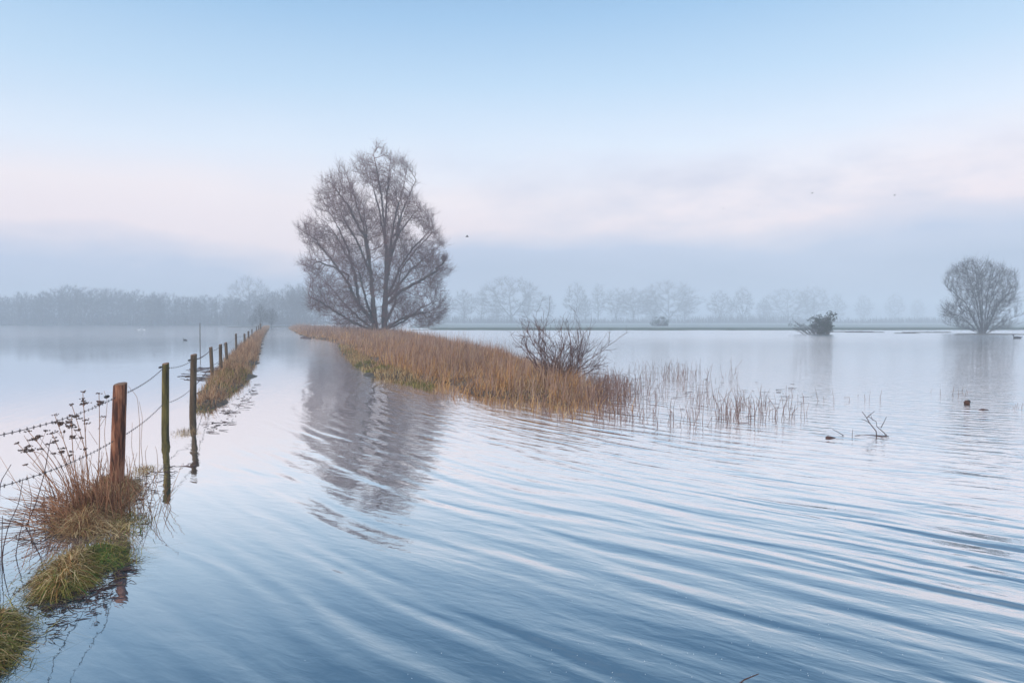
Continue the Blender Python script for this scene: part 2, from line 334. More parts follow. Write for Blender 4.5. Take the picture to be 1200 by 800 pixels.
# haze: one even body of air round everything
bm = bpy.data.materials.new('haze'); bm.use_nodes = True; t = bm.node_tree; t.nodes.clear()
pv = N(t, 'ShaderNodeVolumePrincipled'); pv.inputs['Color'].default_value = (.90, .955, 1.0, 1); pv.inputs['Density'].default_value = HAZE; pv.inputs['Anisotropy'].default_value = 0.0
mo = N(t, 'ShaderNodeOutputMaterial'); t.links.new(pv.outputs[0], mo.inputs['Volume'])
x0, x1, y0, y1, z0, z1 = -950, 950, -70, 950, -2.4, 28.5
hz = mesh('haze', [(x0,y0,z0),(x1,y0,z0),(x1,y1,z0),(x0,y1,z0),(x0,y0,z1),(x1,y0,z1),(x1,y1,z1),(x0,y1,z1)],
          [(0,3,2,1),(4,5,6,7),(0,1,5,4),(1,2,6,5),(2,3,7,6),(3,0,4,7)], bm)
land('fog_pale_pasture', [(-24,157),(60,156),(120,160),(260,172),(600,208),(700,405),(-58,405)], .16, .03, 5, M['fogpale'], edge=3, seed=23)  # pale ground colour stands in for thicker fog behind the green bank
land('misty_meadow', [(-60,400),(700,400),(700,920),(-60,920)], .3, .03, 9, M['fogpale'], edge=3, seed=19)
tag(hz, 'pale blue winter haze over the flooded meadows', None, None, 'stuff')

# ------------------------------------------------------------------ trees
def grow(seeds, A, step, infl, kill, up=.25, maxit=160, seed=0):
    """space colonisation from traced limbs towards the points A of the crown"""
    r = np.random.default_rng(seed); pos = []; par = []
    for pl, attach in seeds:
        pl = np.asarray(pl, float); prev = -1
        if attach: 
            d = np.linalg.norm(np.array(pos)-pl[0], axis=1); prev = int(d.argmin())
        seg = [pl[0]]
        for a, b in zip(pl[:-1], pl[1:]):
            n = max(1, int(np.linalg.norm(b-a)/step))
            for i in range(1, n+1): seg.append(a+(b-a)*i/n)
        for i, q in enumerate(seg):
            q = q + (r.normal(0, step*.10, 3) if i else 0)
            if attach and i == 0 and prev >= 0: continue
            pos.append(q); par.append(prev); prev = len(pos)-1
    pos = [np.array(p) for p in pos]; P = np.array(pos); A = A.copy(); org = P[0].copy()
    D = np.full(len(A), 1e9); I = np.zeros(len(A), int)
    def upd(lo):
        nonlocal D, I
        Q = P[lo:]; 
        for s in range(0, len(Q), 400):
            d = np.linalg.norm(A[:, None]-Q[None, s:s+400], axis=2); j = d.argmin(1); dm = d[np.arange(len(A)), j]
            m = dm < D; D[m] = dm[m]; I[m] = j[m]+lo+s
    upd(0)
    for it in range(maxit):
        keep = D > kill; A, D, I = A[keep], D[keep], I[keep]
        act = D < infl
        if not act.any():
            if not len(A): break
            act = D < D.min()*1.3
        dirs = (A[act]-P[I[act]]); dirs /= np.linalg.norm(dirs, axis=1, keepdims=True)
        S = np.zeros((len(P), 3)); np.add.at(S, I[act], dirs); ids = np.unique(I[act])
        v = S[ids]; v /= np.maximum(np.linalg.norm(v, axis=1, keepdims=True), 1e-6); ow = P[ids]-org; ow /= np.maximum(np.linalg.norm(ow, axis=1, keepdims=True), 1e-6); v += ow*up; v[:, 2] += up*.35; v += r.normal(0, .16, v.shape)
        v /= np.linalg.norm(v, axis=1, keepdims=True); new = P[ids]+v*step
        lo = len(P); P = np.concatenate([P, new]); par.extend(ids.tolist()); upd(lo)
        if len(P) > 60000 or not len(A): break
    return P, np.array(par)
def tree_mesh(P, par, tip, expo, twigs, twl, twr, seed, up=.5, maxr=1.0, nsub=2):
    r = np.random.default_rng(seed); n = len(P); cnt = np.zeros(n); ch = np.zeros(n, int)
    np.add.at(ch, par[par >= 0], 1)
    cnt[ch == 0] = 1
    for i in range(n-1, -1, -1):
        if par[i] >= 0 and par[i] < i: cnt[par[i]] += cnt[i]
    rad = np.minimum(tip*np.maximum(cnt, 1)**(1/expo), maxr)
    i = np.where(par >= 0)[0]; p = par[i]
    r0 = np.minimum(rad[p], rad[i]*1.25)
    thick = rad[i] > tip*6
    # overlap thick segments a little
    d = P[i]-P[p]; P0 = P[p]-d*.12; 
    big = tubes(P0[thick], P[i][thick], r0[thick], rad[i][thick], 7) if thick.any() else None
    sm = tubes(P[p][~thick], P[i][~thick], r0[~thick], rad[i][~thick], 3)
    # fine twigs
    c = i[rad[i] < tip*3.2]; c = r.choice(c, int(len(c)*twigs)) if len(c) else c
    ctr = P.mean(0); d = P[c]-P[par[c]]; d /= np.maximum(np.linalg.norm(d, axis=1, keepdims=True), 1e-6)
    segs = []
    q = P[c] - d*r.uniform(0, 1, (len(c), 1))*np.linalg.norm(P[c]-P[par[c]], axis=1, keepdims=True)
    ow = q-P[0]; ow /= np.maximum(np.linalg.norm(ow, axis=1, keepdims=True), 1e-6); d = d*.5 + r.normal(0, .42, d.shape) + ow*up*1.3; d[:, 2] += up*.35; d /= np.linalg.norm(d, axis=1, keepdims=True)
    l = r.uniform(.4, 1.3, (len(c), 1))*twl
    a = q
    for s in range(nsub):
        e = a + d*l/nsub; segs.append((a, e, twr*(1-s/nsub*.5), twr*(1-(s+1)/nsub*.6))); a = e
        d = d + r.normal(0, .18, d.shape); d[:, 2] += up*.25; d /= np.linalg.norm(d, axis=1, keepdims=True)
        m = r.random(len(q)) < .7
        dd = d[m]+r.normal(0, .5, (m.sum(), 3)); dd[:, 2] += up*.3; dd /= np.linalg.norm(dd, axis=1, keepdims=True)
        segs.append((a[m], a[m]+dd*l[m]*.4, twr*.7, twr*.35))
    tw = Bag().add(sm)
    for a, e, ra, rb in segs: tw.add(tubes(a, e, ra, rb, 3))
    return big, tw, rad
def crown_points(outline, n, base, mpp, gap=.45, depth=.85, seed=0, clump=.35, hollow=.0):
    """outline in px about the trunk foot (x right, y up) -> points in metres"""
    r = np.random.default_rng(seed); O = np.array(outline, float); q = scatter(O, n*3, seed)
    # horizontal extents for every height
    ys = np.linspace(O[:,1].min(), O[:,1].max(), 60); g = scatter(O, 6000, seed+1); L_ = np.zeros(60); R_ = np.zeros(60)
    for k, y in enumerate(ys):
        s = g[np.abs(g[:,1]-y) < (ys[1]-ys[0])*1.5, 0]; L_[k], R_[k] = (s.min(), s.max()) if len(s) else (0, 0)
    l = np.interp(q[:,1], ys, L_); rr = np.interp(q[:,1], ys, R_); mid = (l+rr)/2; hw = np.maximum((rr-l)/2, 1)
    u = (q[:,0]-mid)/hw; hd = hw*depth*np.sqrt(np.clip(1-u*u, 0, 1)); y = r.uniform(-1, 1, len(q))*hd
    A = np.stack([q[:,0]*mpp, y*mpp, q[:,1]*mpp], 1)
    v = np.sin(A[:,0]*1.1*clump*3+np.sin(A[:,2]*1.3*clump*3)*1.3)+np.sin(A[:,1]*1.3*clump*3+1)+np.sin(A[:,2]*.9*clump*3+A[:,0]*.7*clump*3+2)
    rel = np.sqrt(u*u+(y/np.maximum(hw*depth, 1))**2)
    keep = (v > -gap*3) & (r.random(len(A)) < .45+.55*rel)
    return A[keep][:n] + np.array(base)*0

# --- the large bare tree on the islet
TB = G(450, 394.2); TB[2] = .12; mpp = TB[1]/F/3.077*1.0
def tp(x, y, dy=0): return ((x-380)*mpp, dy, (750-y)*mpp)
OUT = [(380,745),(330,735),(270,738),(200,720),(150,712),(112,650),(118,570),(88,500),(98,440),(66,372),(125,330),(140,240),(165,170),(212,146),(240,138),(262,180),(280,238),(288,190),(296,112),(318,66),(342,56),(395,80),(418,128),(455,112),
       (498,150),(500,235),(548,285),(580,360),(608,410),(628,520),(592,585),(612,650),(575,715),(500,735)]
OUTJ = []
_r = np.random.default_rng(31)
for i in range(len(OUT)):
    a = np.array(OUT[i], float); b_ = np.array(OUT[(i+1) % len(OUT)], float); n_ = max(2, int(np.linalg.norm(b_-a)/14))
    for j in range(n_):
        p_ = a+(b_-a)*j/n_; v_ = p_-np.array([370, 520.]); OUTJ.append(tuple(p_+v_/np.linalg.norm(v_)*(_r.uniform(-26, 7))))
A = crown_points([(x-380, 750-y) for x, y in OUTJ], 21000, TB, mpp, gap=.18, depth=.8, seed=4, clump=.42)
lim = [([tp(384,756),tp(382,690),tp(388,560,.2),tp(390,460,.1),tp(384,360,-.2),tp(376,250,-.3),tp(350,110,-.4)], 0),
       ([tp(346,756,.3),tp(338,650,.4),tp(331,540,.7),tp(320,440,.9),tp(300,350,1.1),tp(268,250,1.2),tp(240,170,1.2)], 0),
       ([tp(362,756,-.5),tp(352,640,-.9),tp(345,520,-1.6),tp(330,420,-2.2),tp(325,330,-2.9)], 0),
       ([tp(388,540),tp(410,420,-.6),tp(430,320,-1),tp(462,220,-1.4),tp(475,150,-1.5)], 1),
       ([tp(388,585),tp(402,470,.9),tp(425,370,1.8),tp(420,260,2.2)], 1),
       ([tp(340,700),tp(292,640,-.4),tp(262,570,-.8),tp(210,490,-1.3),tp(150,410,-1.6),tp(90,372,-1.8)], 1),
       ([tp(336,690),tp(285,640,.8),tp(268,540,1.4),tp(240,440,1.7),tp(200,350,2.0),tp(165,290,2)], 1),
       ([tp(388,620),tp(430,520,.8),tp(490,440,1.2),tp(545,380,1.5)], 1),
       ([tp(390,640),tp(450,590,-1),tp(530,550,-1.8),tp(600,512,-2.2)], 1),
       ([tp(384,725),tp(450,690,-1.2),tp(520,670,-2),tp(590,668,-2.4)], 1),
       ([tp(384,730),tp(440,700,1.8),tp(500,650,3.2),tp(560,620,3.8)], 1),
       ([tp(345,735),tp(270,700,-1.2),tp(200,650,-2),tp(130,610,-2)], 1),
       ([tp(345,730),tp(280,690,1.8),tp(220,640,3.0),tp(150,560,3.4)], 1),
       ([tp(362,740),tp(340,640,-3),tp(320,520,-4.2)], 1), ([tp(370,735),tp(400,640,3),tp(420,500,4.4)], 1)]
for (x0_, y0_, x1_, y1_, dy_) in [(345,560,250,330,-2.4),(325,480,290,270,2.6),(388,480,520,300,-2.2),(392,520,470,230,2.8),(386,420,330,200,1.8),(384,380,420,130,-2.0),(265,540,130,480,-.6),(250,470,150,330,2.4),(400,610,560,430,2.6),(430,520,560,370,-1.0),(420,400,495,190,.6),(300,380,205,215,-.4)]:
    m1 = tp(x0_+(x1_-x0_)*.45, y0_+(y1_-y0_)*.55, dy_*.5); lim.append(([tp(x0_, y0_, 0), m1, tp(x1_, y1_, dy_)], 1))
P, par = grow(lim, A, .30, 2.0, .33, up=.22, maxit=150, seed=2)
big, tw, rad = tree_mesh(P, par, .0115, 2.2, 2.1, .85, .0085, 5, up=.5, maxr=.75)
tr = thing('bare_tree', 'tall bare many-stemmed tree rising from the brown islet in the middle of the flood', 'tree', TB)
Bag().add(big).build('trunk', M['bark'], tr, smooth=True)
tw.build('crown', M['twig'], tr)

# --- round willow far right
WB = G(1152, 390.0); WB[2] = -.02; mw = WB[1]/F/3.333
def wp(x, y, dy=0): return ((x-850)*mw, dy, (370-y)*mw)
OUTW = [(850,366),(785,362),(735,338),(700,292),(716,262),(748,232),(722,196),(703,152),(735,112),(768,88),(820,98),(862,88),(905,120),(942,138),(970,200),(962,262),(940,300),(948,345),(905,366)]
OUTWJ = []
for i in range(len(OUTW)):
    a = np.array(OUTW[i], float); b_ = np.array(OUTW[(i+1) % len(OUTW)], float); n_ = max(2, int(np.linalg.norm(b_-a)/16))
    for j in range(n_):
        p_ = a+(b_-a)*j/n_; v_ = p_-np.array([845, 300.]); OUTWJ.append(tuple(p_+v_/np.linalg.norm(v_)*(_r.uniform(-24, 10) if p_[1] < 340 else 0)))
A = crown_points([(x-850, 370-y) for x, y in OUTWJ], 6000, WB, mw, gap=.4, depth=.9, seed=8, clump=.7)
fan = [(705,150),(770,95),(820,110),(862,95),(905,130),(945,160),(955,250),(935,330),(715,290),(745,200),(745,335),(740,120),(795,92),(842,92),(885,110),(930,148),(968,215),(708,235),(720,265),(950,290),(800,130),(900,200),(780,240),(850,140)]
lim = []
for k, (x, y) in enumerate(fan):
    dy = (-1)**k*(.6+.3*(k % 4)); b = wp(850+(x-850)*.06, 373, dy*.15); q__ = _r.uniform(.78, .98); e = wp(850+(x-850)*q__, 370+(y-370)*q__, dy*2.2)
    m_ = wp(850+(x-850)*.40, 370+(y-370)*.52, dy*.9); lim.append(([b, m_, e], 0))
P, par = grow(lim, A, .34, 2.0, .40, up=.2, maxit=90, seed=12)
big, tw, rad = tree_mesh(P, par, .012, 2.3, 3.0, .8, .010, 6, up=.7, maxr=.20)
wt = thing('willow_tree', 'rounded bare willow standing in the water at the far right edge', 'tree', WB)
Bag().add(big).build('trunk', M['willow'], wt, smooth=True)
tw.build('crown', M['willow'], wt)

# --- far tree kinds, small in the picture
def far_tree(kind, seed):
    r = random.Random(seed)
    if kind == 'narrow': H, W, low = 100, 17, 14
    elif kind == 'round': H, W, low = 100, 40, 14
    elif kind == 'wide': H, W, low = 100, 55, 10
    else: H, W, low = 100, 28, 8
    out = []
    prof = {'narrow': [(0,.3),(.25,.8),(.5,1),(.75,.8),(1,.15)], 'round': [(0,.25),(.2,.8),(.5,1),(.8,.75),(1,.3)],
            'wide': [(0,.5),(.2,.9),(.45,1),(.75,.8),(1,.35)], 'oval': [(0,.4),(.2,.8),(.5,1),(.8,.8),(1,.25)]}[kind]
    ts = np.linspace(0, 1, 11); pr = np.interp(ts, [a for a, b in prof], [b for a, b in prof])
    Lr = [(-W*p*r.uniform(.75, 1.15), low+(H-low)*t_) for t_, p in zip(ts, pr)]; Rr = [(W*p*r.uniform(.75, 1.15), low+(H-low)*t_) for t_, p in zip(ts, pr)]
    out = Lr + Rr[::-1]; m_ = .22
    A = crown_points(out, 900, (0,0,0), m_, gap=.45, depth=.9, seed=seed, clump=.3)
    st = [([(0,0,-.3),(r.uniform(-.5,.5),0,H*m_*.3),(r.uniform(-1,1),r.uniform(-1,1),H*m_*.75)], 0)]
    if kind in ('wide', 'oval', 'round'):
        for s in (-1, 1): st.append(([(0,0,H*m_*.12),(s*W*m_*.3,r.uniform(-1.5,1.5),H*m_*.4),(s*W*m_*.5,r.uniform(-2,2),H*m_*.7)], 1))
    P, par = grow(st, A, .8, 5, .9, up=.25, maxit=60, seed=seed)
    big, tw, _ = tree_mesh(P, par, .018, 2.1, 4.0, 1.6, .024, seed, up=.5, maxr=.34, nsub=1)
    return big, tw
protos = {}
for k, kind in enumerate(['narrow', 'round', 'wide', 'oval']):
    for j in range(2):
        big, tw = far_tree(kind, 40+k*5+j)
        a = Bag().add(big).build('trunk', M['fartree']); b = tw.build('crown', M['fartree'])
        protos[(kind, j)] = (a.data, b.data); bpy.data.objects.remove(a); bpy.data.objects.remove(b)
def put_tree(kind, j, px, D, H, label, group, name='hazy_tree', z=.3, wide=1.0):
    p = PD(px, HOR, D); t_ = thing(name, label, 'tree', (p[0], D, z), group)
    s = H/22.0; t_.scale = (s*wide, s*wide, s); t_.rotation_euler = (0, 0, random.uniform(0, 6.28))
    for nm, me in zip(('trunk', 'crown'), protos[(kind, j)]):
        c = bpy.data.objects.new(nm, me); C.objects.link(c); c.parent = t_
kinds = ['narrow', 'round', 'oval', 'oval', 'wide']
# the long wood on the left
x = -25.0; k = 0
while x < 372:
    for row in range(2):
        D = (270 if row == 0 else 296)+random.uniform(-8, 16); px = x+random.uniform(-4, 4)+row*5
        top = 345 - 5*math.sin(px/55.) - (7 if px > 285 else 0) + (4 if px < 60 else 0) + random.uniform(-4, 5)
        H = (HOR-top)*D/F+1.7
        put_tree(random.choice(kinds), random.randint(0, 1), px, D, max(8, H), 'hazy bare tree in the long wood behind the left water', 'trees of the long wood on the left')
    x += random.uniform(9, 13); k += 1
put_tree('wide', 0, 293, 400, 26.5, 'taller faint crown rising behind the right end of the long wood', 'trees of the long wood on the left')
# undergrowth in front of and within the long wood
q = scatter([(-380,262),(-80,262),(-80,305),(-380,305)], 11000, 5); h = rng.uniform(1.5, 6, len(q))
tag(mesh('undergrowth', *blades(np.column_stack([q, np.full(len(q), .2)]), h, rng.normal(0, 1.2, (len(q), 2)), .35, rows=3), M['fartree']),
    'dim mass of undergrowth along the foot of the long wood on the left', 'undergrowth', None, 'stuff')
RT = [('oval',520,260,13,'small hazy tree just right of the big bare tree'), ('round',544,330,14,'hazy low tree second to the right of the big bare tree'), ('narrow',564,330,17,'slim hazy tree left of the broad misty crown'),
      ('wide',599,330,21,'broad misty crown above the bare bush, left of centre'), ('oval',582,340,12,'short hazy tree at the left foot of the broad misty crown'), ('narrow',618,350,15,'thin hazy tree at the right foot of the broad misty crown'),
      ('narrow',675,330,16,'leftmost slim tree of the misty row in the centre'), ('oval',686,345,14,'low tree between two slim trees of the misty row'), ('narrow',701,330,18,'tallest slim tree in the misty row left of the wide crown'), ('oval',722,335,16,'upright hazy tree midway in the misty central row'),
      ('round',742,345,16,'rounded hazy tree beside the wide misty crown'), ('wide',784,345,25,'tallest wide misty crown above the dark round bush'), ('narrow',765,340,16,'slim tree at the left side of the tallest misty crown'), ('narrow',803,350,14,'slim tree at the right side of the tallest misty crown'),
      ('oval',844,345,14,'hazy tree left of the pair right of centre'), ('oval',870,340,15,'hazy tree right of the pair right of centre'), ('narrow',857,355,11,'short thin tree between the pair right of centre'),
      ('wide',924,360,19,'open faint crown left of the leafy leaning shrub'), ('round',953,365,18,'faint crown behind the leafy leaning shrub'), ('oval',981,370,18,'faint crown right of the leafy leaning shrub'),
      ('oval',1048,420,19,'barely visible tree midway between shrub and willow'), ('round',1075,440,18,'ghostly low crown left of the willow'), ('oval',1108,430,19,'ghostly tree just left of the willow'),
      ('narrow',643,380,13,'very faint short tree behind the bare bush'), ('oval',895,390,14,'faint small tree between the pair and the open crown'), ('oval',1012,420,16,'ghostly small tree right of the leafy shrub')]
for i, (kd, px, D, H, lb) in enumerate(RT): put_tree(kd if kd != 'narrow' or i % 3 else 'oval', (i*7+i//3) % 2, px, D*(1.15 if px > 900 else 1.0)*random.uniform(1.22, 1.42), min(H*random.uniform(1.25, 1.5), 27), lb, 'misty trees beyond the far meadow', wide=random.uniform(.95, 1.6))
q = scatter([(-50,415),(330,435),(330,500),(-60,480)], 9000, 6); h = rng.uniform(1, 5, len(q))*(1+.5*vnoise(q, .05, 3))
tag(mesh('hedge', *blades(np.column_stack([q, np.full(len(q), .3)]), h, rng.normal(0, 1.0, (len(q), 2)), .3, rows=3), M['fartree']),
    'faint low hedge at the foot of the misty trees', 'hedge', None, 'stuff')
# small trees at the far end of the lane
for px, D, H, kd, lb in [(305,150,5.2,'oval','small misty tree at the far end of the fence'), (318,165,4.6,'round','low misty tree beyond the far end of the lane'), (296,185,3.2,'round','small misty thicket left of the far fence end')]:
    put_tree(kd, 0, px, D, H, lb, 'small trees at the end of the lane', z=0.02, wide=1.2)
c = G(310, 383.5); land('lane_end_bank', [(c[0]-9,c[1]-3),(c[0]+2,c[1]-3),(c[0]+1,c[1]+25),(c[0]-14,c[1]+25)], .12, .2, 1.5, M['mud'], edge=1, seed=44)

# --- shrubs
def leafcloud(cent, rad3, n, size, seed):
    r = np.random.default_rng(seed); u = r.normal(0, 1, (n, 3)); u /= np.linalg.norm(u, axis=1, keepdims=True)
    p = np.array(cent)+u*np.array(rad3)*r.uniform(.3, 1, (n, 1))**.5
    a = r.normal(0, 1, (n, 3)); a /= np.linalg.norm(a, axis=1, keepdims=True); b = np.cross(a, r.normal(0, 1, (n, 3))); b /= np.linalg.norm(b, axis=1, keepdims=True)
    s = size*r.uniform(.6, 1.3, (n, 1)); V = np.stack([p-a*s, p-b*s*.5, p+a*s, p+b*s*.5], 1).reshape(-1, 3)
    return V, np.arange(n*4).reshape(n, 4)
SB = G(966, 391.5); SB[2] = -.02; m6 = SB[1]/F/3.333
sh = thing('leafy_shrub', 'dark leafy shrub leaning right out of the far water', 'shrub', SB)
def sp(x, y, dy=0): return np.array([(x-240)*m6, dy, (372-y)*m6])
wd = Bag(); lf = Bag(); rr = np.random.default_rng(3)
for k in range(26):
    tx = rr.uniform(180, 276); ty = 286+rr.uniform(0, 40)+max(0, (222-tx))*.45; d = rr.uniform(-1.2, 1.2); b = sp(rr.uniform(215, 262), 373, d*.3)
    e = sp(tx, ty, d); mid = (b+e)/2+np.array([-.12, 0, .25]); pts = [b, mid, e]
    wd.add(chain(pts, [.05, .035, .012], 5))
    for q_ in range(6):
        cc = b+(e-b)*rr.uniform(.08, 1.05)+rr.normal(0, .2, 3); cc[2] = max(cc[2], .12); lf.add(leafcloud(cc, (.42, .34, .2), 34, .085, k*9+q_))
for k in range(22):
    tx = rr.uniform(105, 200); ty = rr.uniform(318, 350); d = rr.uniform(-1.2, 1.2); b = sp(rr.uniform(160, 215), 374, d*.4); e = sp(tx, ty, d); wd.add(chain([b, (b+e)/2+np.array([0,0,.2]), e], [.035,.025,.01], 4))
    for q_ in range(5):
        s0 = (b+e)/2+(e-b)*rr.uniform(-.2, .5); wd.add(chain([s0, s0+rr.normal(0, .25, 3)+np.array([0,0,.25])], [.014, .008], 3))
    if k % 3 == 0: lf.add(leafcloud(e-np.array([0,0,.2]), (.35,.3,.2), 30, .06, k+700))
wd.build('branches', M['willow'], sh); lf.build('foliage', M['leaf'], sh)

RBp = PD(773, HOR, 205)
rb = thing('round_bush', 'dark dome-shaped bush on the far green bank', 'shrub', (RBp[0], 205, .15))
lf = Bag(); wd = Bag()
for k in range(60):
    a = rr.uniform(0, 6.28); ph = rr.uniform(0, 1); x_ = 2.9*math.cos(a)*math.sqrt(1-ph*ph); y_ = 2.2*math.sin(a)*math.sqrt(1-ph*ph); z_ = 2.5*ph
    wd.add(chain([(x_*.2, y_*.2, 0), (x_*.8, y_*.8, z_*.8)], [.06, .02], 4)); q__ = rr.uniform(.7, 1.05); lf.add(leafcloud((x_*q__, y_*q__, z_*q__+.15), (.5,.5,.45), 34, .12, k+50))
wd.build('branches', M['willow'], rb); lf.build('foliage', M['leaf'], rb)

# --- the thorny bare bush at the right end of the islet
BB = G(655, 447); BB[2] = .1; mb = BB[1]/F
bb = thing('bare_bush', 'bare reddish thorny bush above the reeds at the right end of the islet', 'shrub', BB)
br = Bag(); r = np.random.default_rng(22)
def branch(p, d, l, rad, depth):
    n = 5; pts = [p]; dd = d.copy()
    for i in range(n):
        dd = dd+r.normal(0, .17, 3); dd[2] += .03; dd /= np.linalg.norm(dd); pts.append(pts[-1]+dd*l/n)
    br.add(chain(pts, np.linspace(rad, rad*.45, n+1), 5 if depth < 2 else 3))
    if depth >= 3: return
    for k in range(r.integers(6, 11) if depth < 2 else r.integers(2, 5)):
        i = r.integers(1, n+1); nd = (pts[i]-pts[i-1]); nd /= np.linalg.norm(nd); nd = nd+r.normal(0, .5, 3); nd[2] += .12; nd /= np.linalg.norm(nd)
        branch(pts[i], nd, l*r.uniform(.22, .48), max(rad*.55, .0032), depth+1)
tips = [(-52,72),(-44,62),(-38,76),(-30,64),(-22,68),(-15,60),(-8,77),(2,68),(8,60),(14,70),(22,64),(30,52),(38,56),(45,40),(52,48),(58,34),(-46,46),(-34,48),(40,30),(57,20),(-10,50),(8,46),(26,42),(-22,34),(34,20),(-44,26),(-52,36),(18,34),(-4,36),(48,14),(-30,20),(60,8)]
tips = tips+[(a_+r.uniform(-6, 6), b_*r.uniform(.7, 1.02)) for a_, b_ in tips]
for k, (tx, ty) in enumerate(tips):
    e = np.array([tx*mb, r.uniform(-1.0, 1.0), ty*mb]); b = np.array([r.uniform(-.35,.35)+tx*mb*.15, r.uniform(-.3,.3), 0]); d = e-b; l = np.linalg.norm(d)
    branch(b, d/l, l*.84, .008+.006*r.random(), 1)
br.build('branches', M['bush'], bb)

# ------------------------------------------------------------------ reeds and grass on the islet
def put(poly, dens, seed):
    p = np.array([q[:2] for q in poly]); n_ = len(p); area = abs(sum(p[i][0]*p[(i+1)%n_][1]-p[(i+1)%n_][0]*p[i][1] for i in range(n_)))/2
    return scatter(poly, int(area*dens), seed)
q = np.concatenate([put(ISLET, 110, 1)])
near = [G(*a) for a in [(440,440),(473,447.5),(503,456),(537,466),(583,473),(613,480),(650,487),(690,486),(724,480),(724,464),(705,450),(670,438),(620,424),(560,412),(480,415)]]
q = np.concatenate([q, put(near, 240, 2)])
ed = edist(q, ISLET)
def px_of(q): return 600+F*q[:,0]/q[:,1]
px = px_of(q)
greenzone = (px < 505) & (px > 398) & (q[:,1] < 42) & (ed < 1.6*np.clip((510-px)/60, .25, 1)+.3*vnoise(q, 2, 9)) & (q[:,0]*0 == 0)
# the green rim is only on the camera side of the bank
rim = np.array([G(*a)[:2] for a in ISLET_PX[3:11]])
dr = np.min(np.linalg.norm(q[:, None]-rim[None], axis=2), axis=1)
reeds = q[~(greenzone & (dr < 2.2))]
jit = rng.normal(0, .22, reeds.shape); reeds = reeds+jit*(reeds[:,1:2] < 40)
e_ = np.where(inpoly(reeds, ISLET), edist(reeds, ISLET), 0); kp = np.clip(e_/.8, .42, 1)*np.clip((740-px_of(reeds))/70, .3, 1)
reeds = reeds[(rng.random(len(reeds)) < kp) & (vnoise(reeds, .9, 77) + .6*vnoise(reeds, 3.3, 78) + rng.normal(0, .5, len(reeds)) > -.75)]
z = np.maximum(landz(reeds, ISLET, .12, .35, .25, 3), -.05)
n = len(reeds); tall = .35+.12*vnoise(reeds, .7, 21)+rng.normal(0, .12, n); tall = np.clip(tall, .07, .95)
tall *= np.where(reeds[:,1] > 50, 1.25, 1.0)
edg = edist(reeds, ISLET); tall *= np.clip(.6+edg*.45, .6, 1); tall *= np.clip(1+.34*vnoise(reeds, 2.6, 24), .35, 1.8)
lean = rng.normal(0, .13, (n, 2))+np.array([.04, 0])
wdt = (.0075+.0004*reeds[:,1])*rng.uniform(.6, 1.5, n)
kind_top = rng.random(n) < .42
b3 = np.column_stack([reeds, z])
B = Bag()
pale = (~kind_top) & (vnoise(reeds, 1.7, 61)+rng.normal(0, .4, n) > .7)
kt = ~kind_top & ~pale
B.add(blades(b3[kt], tall[kt]*.85, lean[kt], wdt[kt]), 0)
B.add(blades(b3[pale], tall[pale]*.75, lean[pale]*1.6, wdt[pale]), 2)
B.add(blades(b3[kind_top], tall[kind_top]*rng.uniform(1.0, 1.55, kind_top.sum()), lean[kind_top]*.8, wdt[kind_top]*.7), 1)
# mat of bent dead leaves at the foot
k = rng.random(n) < .5; B.add(blades(b3[k], tall[k]*.4, rng.normal(0, .22, (k.sum(), 2)), wdt[k]*1.2, droop=.9), 0)
o = B.build('dry_reeds', None, mats=[M['reed'], M['reedtop'], M['straw']])
tag(o, 'rust-brown dry reeds and rushes covering the long islet', 'reeds', None, 'stuff')
# green rim
rimw = [G(*a) for a in [(396,404),(402,413),(414,428),(440,443),(473,450.5),(505,459),(512,452),(480,440),(440,428),(415,412)]]
q = put(rimw, 420, 3); z = np.maximum(landz(q, ISLET, .12, .35, .25, 3), -.02); n = len(q)
B = Bag(); k = vnoise(q, 1.3, 5)+rng.normal(0, .4, n) > .1
B.add(blades(np.column_stack([q, z])[~k], rng.uniform(.05, .16, (~k).sum()), rng.normal(0, .07, ((~k).sum(), 2)), .012, droop=.8), 0)
B.add(blades(np.column_stack([q, z])[k], rng.uniform(.08, .25, k.sum()), rng.normal(0, .1, (k.sum(), 2)), .012, droop=.8), 1)
tag(B.build('green_grass', None, mats=[M['green'], M['straw']]), 'short green grass on the left water edge of the islet', 'grass', None, 'stuff')

# sparse drowned stems right of the islet
def stems(pts, hmin, hmax, rad, seed, bent=.25):
    r = np.random.default_rng(seed); B = Bag()
    for p in pts:
        h = r.uniform(hmin, hmax); d = np.array([r.normal(0, .16), r.normal(0, .16), 1.0]); b = np.array([p[0], p[1], -.12])
        P_ = [b, b+d*h*.55]; d2 = d+np.array([r.normal(0, .25), r.normal(0, .25), 0]); 
        if r.random() < bent: d2 = np.array([r.normal(0, 1), r.normal(0, .6), r.uniform(-.6, .5)])
        P_.append(P_[-1]+d2/np.linalg.norm(d2)*h*.45); rd = rad*r.uniform(.7, 1.3)
        B.add(chain(P_, [rd, rd*.8, rd*.5], 3))
    return B
SP = [[(705,446),(775,440),(850,470),(930,466),(928,492),(860,496),(780,496),(725,494),(700,480)], [(690,440),(760,428),(830,432),(860,440),(830,452),(730,452)]]
pts = np.concatenate([put([G(*a) for a in SP[0]], 34, 8), put([G(*a) for a in SP[1]], 12, 9)])
pts = pts[vnoise(pts, 1.9, 55)+rng.normal(0, .3, len(pts)) > .15]
B = stems(pts, .16, .58, .0050, 3)
